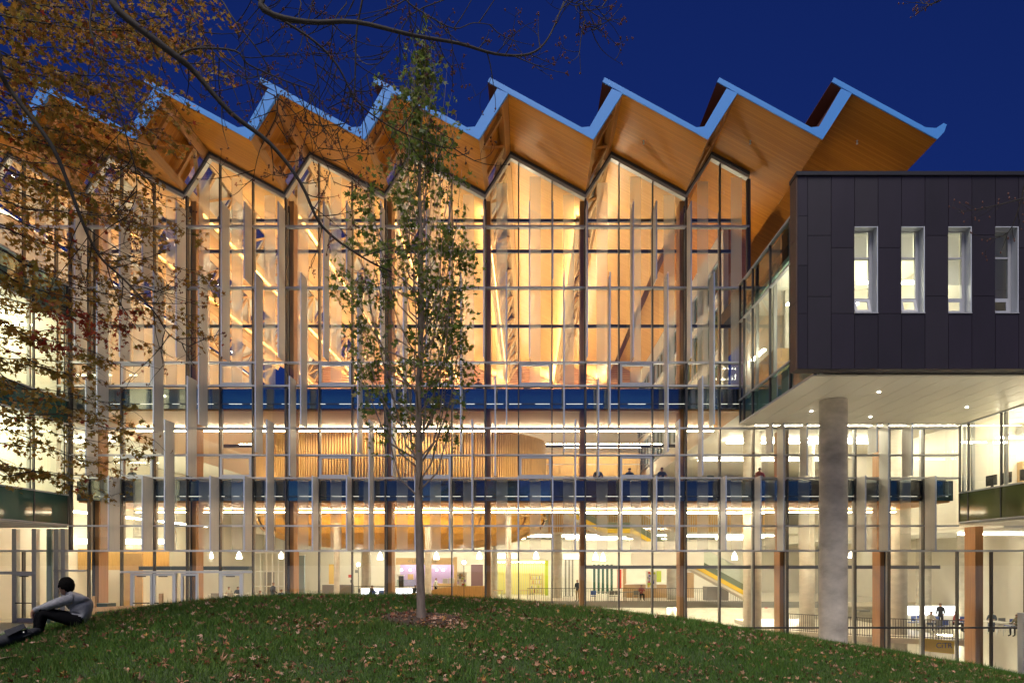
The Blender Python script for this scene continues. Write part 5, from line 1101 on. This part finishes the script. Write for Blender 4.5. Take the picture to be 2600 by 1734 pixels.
def twig(p, dirv, L, r, depth=0):
    pts = [p]; d = dirv.normalized(); q = p.copy(); bend = Vector((random.gauss(0, .10), 0, random.gauss(.06, .12)))
    for i in range(5):
        d = (d + bend + Vector((random.gauss(0, .07), random.gauss(0, .07), random.gauss(0.02, .07)))).normalized(); q = q + d * (L / 5); pts.append(q.copy())
    tw.tube(pts, [r * (1 - .65 * i / 5) for i in range(6)], 4, cap=False)
    buds.append(pts[-1])
    if depth < 2:
        for _ in range(random.choice((1, 1, 2))):
            i = random.randint(1, 4); sd = Vector((random.gauss(0, .8), random.gauss(0, .4), random.gauss(.1, .8))); twig(pts[i], d * .8 + sd, L * random.uniform(.4, .65), r * .65, depth + 1)
    elif random.random() < .5: buds.append(pts[3])
for sm, r1 in lines:
    for i in range(3, len(sm) - 1):
        if sm[i].x < -5.6: continue
        if random.random() < .68:
            t = (sm[i + 1] - sm[i - 1]).normalized(); sgn = random.choice((-1, 1)); nrm = Vector((-t.z, random.gauss(0, .4), t.x)) * sgn
            twig(sm[i], t * random.uniform(.3, 1.0) + nrm * random.uniform(.5, 1.0), random.uniform(.3, .9), .008)
bd = MB()
for p in buds:
    for _ in range(random.choice((2, 3, 4))):
        r = random.uniform(.007, .014); c = p + Vector((random.gauss(0, .012), random.gauss(0, .012), random.gauss(0, .012)))
        bd.add([c + Vector(v) * r for v in ((1, 0, 0), (-1, 0, 0), (0, 1, 0), (0, -1, 0), (0, 0, 1.5), (0, 0, -1.5))], [(0, 2, 4), (2, 1, 4), (1, 3, 4), (3, 0, 4), (2, 0, 5), (1, 2, 5), (3, 1, 5), (0, 3, 5)])
# leafy sprays on the left
sp = MB(); lp = []; red = []
cov_y = [-80, 150, 300, 400, 520, 640, 760, 830, 930, 1000, 1080, 1180, 1260, 1340]; cov_x = [620, 530, 440, 400, 430, 570, 660, 360, 310, 290, 340, 410, 310, 200]
for k in range(58):
    y0 = -120 + 1330 * ((k + random.random()) / 58) ** 1.12; d0 = random.uniform(7.8, 10.6); xe = float(np.interp(y0 + 110, cov_y, cov_x)) * random.uniform(.72, 1.02); ye = y0 + random.uniform(60, 230) * xe / 520
    L = [(-70, y0 - 20)] + [(-70 + (xe + 70) * t, y0 + (ye - y0) * (t ** 1.3) + random.uniform(-14, 14)) for t in (.25, .5, .75, 1)]
    pts = [P(x, y, d0 + .5 * i) for i, (x, y) in enumerate(L)]; start = (hub if y0 < 500 else hub0).lerp(pts[0], .15)
    sm = limb(sp, [start, start.lerp(pts[0], .5) + Vector((0, 0, .25))] + pts, .016, .003, 5)[8:]
    dn = 1.0 if y0 < 330 else (.35 if y0 < 820 else .12)
    for i in range(2, len(sm)):
        for _ in range(3 if random.random() < dn else random.choice((1, 1, 2))):
            t = (sm[i] - sm[i - 1]).normalized(); nrm = Vector((-t.z, random.gauss(0, .8), t.x)) * random.choice((-1, 1)); q = sm[i - 1].lerp(sm[i], random.random())
            e = q + (t * random.uniform(.4, 1) + nrm * random.uniform(.2, .9)).normalized() * random.uniform(.12, .36); e.z -= .04; sp.tube([q, q.lerp(e, .5) + Vector((0, 0, .02)), e], [.004, .003, .0015], 4, cap=False)
            for u in range(random.choice((3, 4, 5, 6, 7))):
                w = q.lerp(e, random.uniform(.25, 1.08)); c = w + Vector((random.gauss(0, .04), random.gauss(0, .055), random.gauss(-.03, .032)))
                px = VX + c.x / (c.y + DIST) * FPX; py = VY - (c.z - EYE) / (c.y + DIST) * FPX
                (red if (80 < px < 360 and 790 < py < 900 and random.random() < .75) or random.random() < .03 else lp).append(tuple(c))
sp.build('leafy_sprays', bark, mt); tag(tw.build('twigs', bark, mt), kind='stuff'); tag(bd.build('buds', plain('bud', (.10, .030, .018), .7), mt), kind='stuff')
tone = pick([(.30, .155, .028), (.25, .145, .026), (.36, .18, .032), (.22, .17, .030), (.27, .10, .026)], len(lp), .3, [.3, .25, .15, .2, .1])
ya = np.array(lp); pyv = VY - (ya[:, 2] - EYE) / (ya[:, 1] + DIST) * FPX; pxv = VX + ya[:, 0] / (ya[:, 1] + DIST) * FPX
gr = np.clip((pyv - 500) / 500, 0, 1) * .75; olive_t = pick([(.26, .17, .03), (.18, .15, .03), (.30, .15, .03)], len(lp), .25); tone = tone * (1 - gr[:, None]) + olive_t * gr[:, None]
allp = np.concatenate([ya, np.array(red)]); allt = np.concatenate([tone, pick([(.26, .035, .02), (.20, .04, .02), (.32, .07, .03)], len(red), .3)])
leaf_cloud('crown', allp, (.040, .074), allt, leaf_m, .8, mt)
m2 = empty('bare_maple_tree', (11.5, -DIST + 6, -.6), 'bare maple beyond the right edge with twigs reaching into the picture', 'tree')
MB().tube([(11.5, -DIST + 6, -1.2), (11.4, -DIST + 6.1, 2), (11.2, -DIST + 6.3, 6), (11.1, -DIST + 6.6, 9.5)], [.3, .22, .17, .1], 12).build('trunk', bark, m2, True)
tw = MB(); buds = []
for L, r in (([(2760, 380), (2620, 440), (2590, 520), (2560, 590), (2500, 612)], .008), ([(2700, 470), (2610, 500), (2545, 518), (2480, 532), (2430, 540)], .007), ([(2560, -120), (2420, -20), (2370, 10), (2325, 6)], .008), ([(2420, -60), (2390, -5), (2350, 20), (2330, 35)], .006)):
    pts = pl(L, 8.2, 8.6); h = Vector((11.15, -DIST + 6.5, 8.0 if L[0][1] < 0 else 6.5)); o = MB(); sm = limb(o, [h, h.lerp(pts[0], .5) + Vector((0, 0, .3))] + pts, r * 2.2, r * .35, 6); o.build('branch', bark, m2, True)
    for i in range(14, len(sm) - 1):
        if random.random() < .8: t = (sm[i + 1] - sm[i - 1]).normalized(); twig(sm[i], t + Vector((-t.z, .1, t.x)) * random.choice((-1, 1)) * .7, random.uniform(.12, .26), .004, 1)
tag(tw.build('twigs', bark, m2), kind='stuff'); bd = MB()
for p in buds:
    r = .012; bd.add([p + Vector(v) * r for v in ((1, 0, 0), (-1, 0, 0), (0, 1, 0), (0, -1, 0), (0, 0, 1.5), (0, 0, -1.5))], [(0, 2, 4), (2, 1, 4), (1, 3, 4), (3, 0, 4), (2, 0, 5), (1, 2, 5), (3, 1, 5), (0, 3, 5)])
tag(bd.build('buds', M['bud'], m2), kind='stuff')

# bare trees standing behind the viewer: they show as dark branches in the reflecting floor bands
def bare_tree(x, y, h, seed, label):
    rd = random.Random(seed); e = empty('bare_tree', (x, y, 0), label, 'tree', 'bare trees mirrored in the glass'); m = MB()
    def br(p, d, L, r, k):
        q = p + d * L; mid = p + d * L * .5 + Vector((rd.gauss(0, .05), rd.gauss(0, .05), 0)) * L; m.tube([p, mid, q], [r, r * .85, r * .7], 5 if k < 3 else 3, cap=False)
        if k < 6:
            for _ in range(3 if k < 2 else 2): br(q, (d + Vector((rd.gauss(0, .5), rd.gauss(0, .5), rd.gauss(.08, .3)))).normalized(), L * rd.uniform(.62, .85), r * .62, k + 1)
    br(Vector((x, y, .9 * h * .2)), Vector((0, 0, 1)), h * .18, h * .012, 0); MB().tube([(x, y, -.2), (x, y, .9 * h * .2)], [h * .016, h * .012], 10).build('trunk', bark, e); m.build('branches', bark, e)
for k, (x, y, h) in enumerate(((-9, -50, 19), (-2, -54, 21), (5, -49, 18), (12, -55, 20))): bare_tree(x, y, h, k + 3, 'bare tree behind the viewer, %s of those mirrored in the floor bands' % ordn[k])

# ------------------------------------------------------------------ grass and fallen leaves
mzv = np.vectorize(mound_z)
def scatter(n, pad=1.5):
    d = np.sqrt(rng.uniform(6.0 ** 2, 16.8 ** 2, n)); u = rng.uniform(-90, 2690, n); x = (u - VX) / FPX * d; keep = d < (11.9 + 3.1 * np.clip((u - 250) / 650, 0, 1)) + pad
    return x[keep], d[keep] - DIST, d[keep]
# heights from a fine table
gxs = np.linspace(-15, 15, 301); gys = np.linspace(-DIST + 5.5, -DIST + 18, 251); GZ = np.array([[mound_z(x, y) for x in gxs] for y in gys])
def hz(x, y):
    i = np.clip((x + 15) / .1, 0, 299.999); j = np.clip((y - gys[0]) / .05, 0, 249.999); a = i.astype(int); b = j.astype(int); fi, fj = i - a, j - b
    return (GZ[b, a] * (1 - fi) + GZ[b, a + 1] * fi) * (1 - fj) + (GZ[b + 1, a] * (1 - fi) + GZ[b + 1, a + 1] * fi) * fj
x, y, d = scatter(480000); inpit = ((x - tbase.x) / .74) ** 2 + ((y - tbase.y) / .62) ** 2 < rng.uniform(.75, 1.1, len(x)); x, y = x[~inpit], y[~inpit]; n = len(x); z = hz(x, y)
h = rng.gamma(5, .0125, n) * (1 + .35 * np.sin(x * 2.1 + y * 1.3) * np.sin(y * 2.7 - x * .8)); a = rng.uniform(0, 2 * PI, n); w = rng.uniform(.003, .0065, n); lx, ly = rng.normal(0, .45, n) * h, rng.normal(0, .45, n) * h
v = np.empty((n, 3, 3)); v[:, 0] = np.stack([x - np.cos(a) * w, y - np.sin(a) * w, z - .01], 1); v[:, 1] = np.stack([x + np.cos(a) * w, y + np.sin(a) * w, z - .01], 1); v[:, 2] = np.stack([x + lx, y + ly, z + h], 1)
gt = pick([(.075, .165, .022), (.10, .20, .030), (.055, .125, .018), (.14, .18, .04)], n, .25, [.4, .3, .22, .08])
pat = np.sin(x * .9 + 1.7 * np.sin(y * .8 + 1)) * np.cos(y * 1.15 + 1.3 * np.sin(x * .6)) + .5 * np.sin(x * 3.1 + y * 1.9) * np.sin(y * 3.7 - x)
pt = np.clip(pat * .5 + .35 + rng.normal(0, .12, n), 0, 1)[:, None]; gt = gt * (1 - .38 * pt) + np.array([.11, .16, .035]) * .38 * pt
g_o = tri_mesh('grass', v.reshape(-1, 3), np.arange(n * 3).reshape(-1, 3), np.repeat(gt, 3, 0), grass_m, None, 'stuff'); tag(g_o, 'short green grass covering the mound', 'grass')
x, y, d = scatter(21000, .6); cl = np.sin(x * 1.4 + 1 + np.sin(y * 2)) * np.cos(y * 2.3 + x * .7) + .6 * np.sin(x * 4.3 - y * 2.1) * np.sin(y * 5.1 + x); keep = rng.random(len(x)) < np.clip(.42 + .7 * cl, .16, 1); x, y, d = x[keep], y[keep], d[keep]
ex = rng.normal(0, .55, 260); ey = rng.normal(0, .45, 260); x = np.concatenate([x, tbase.x + ex]); y = np.concatenate([y, tbase.y + ey]); d = y + DIST
z = hz(x, y) + rng.uniform(.012, .055, len(x)); order = np.argsort(d); x, y, z, d = x[order], y[order], z[order], d[order]
pal = [(.38, .20, .12), (.28, .13, .07), (.44, .27, .19), (.20, .085, .045), (.42, .22, .06), (.22, .04, .03)]
rest = slice(300, None); tn = pick(pal, len(x) - 300, .3, [.28, .24, .18, .16, .09, .05])
o = leaf_cloud('fallen_leaves', np.stack([x, y, z], 1)[rest], (.034, .066), tn, litter_m, .60, None, .8, 'stuff'); tag(o, 'dry maple leaves scattered over the grass further up the mound', 'leaves')
near = []
for k in range(14):
    nv = LV.copy(); nv[:, 2] = (nv[:, 0] ** 2) * random.gauss(0, .9) + (nv[:, 1] ** 2) * random.gauss(.2, .7) + .1 * nv[:, 0] * nv[:, 1]
    me = bpy.data.meshes.new('fallen_leaf'); me.from_pydata([tuple(q) for q in nv], [], LF); at = me.color_attributes.new('tone', 'FLOAT_COLOR', 'POINT'); c = pick(pal, 1, .25)[0]
    at.data.foreach_set('color', np.tile(np.append(c, 1), len(nv)).astype('f')); me.materials.append(litter_m); near.append(me)
for k in range(300):
    o = bpy.data.objects.new('fallen_leaf', near[k % 14]); s = random.uniform(.036, .070); o.scale = (s, s, s); link(o, None, (x[k], y[k], z[k] + .005)); o.rotation_euler = (random.gauss(0, .55), random.gauss(0, .55), random.uniform(0, 6.28))
    tag(o, 'dry brown maple leaf lying in the grass along the bottom of the picture', 'leaf', 'fallen leaves in the near grass')
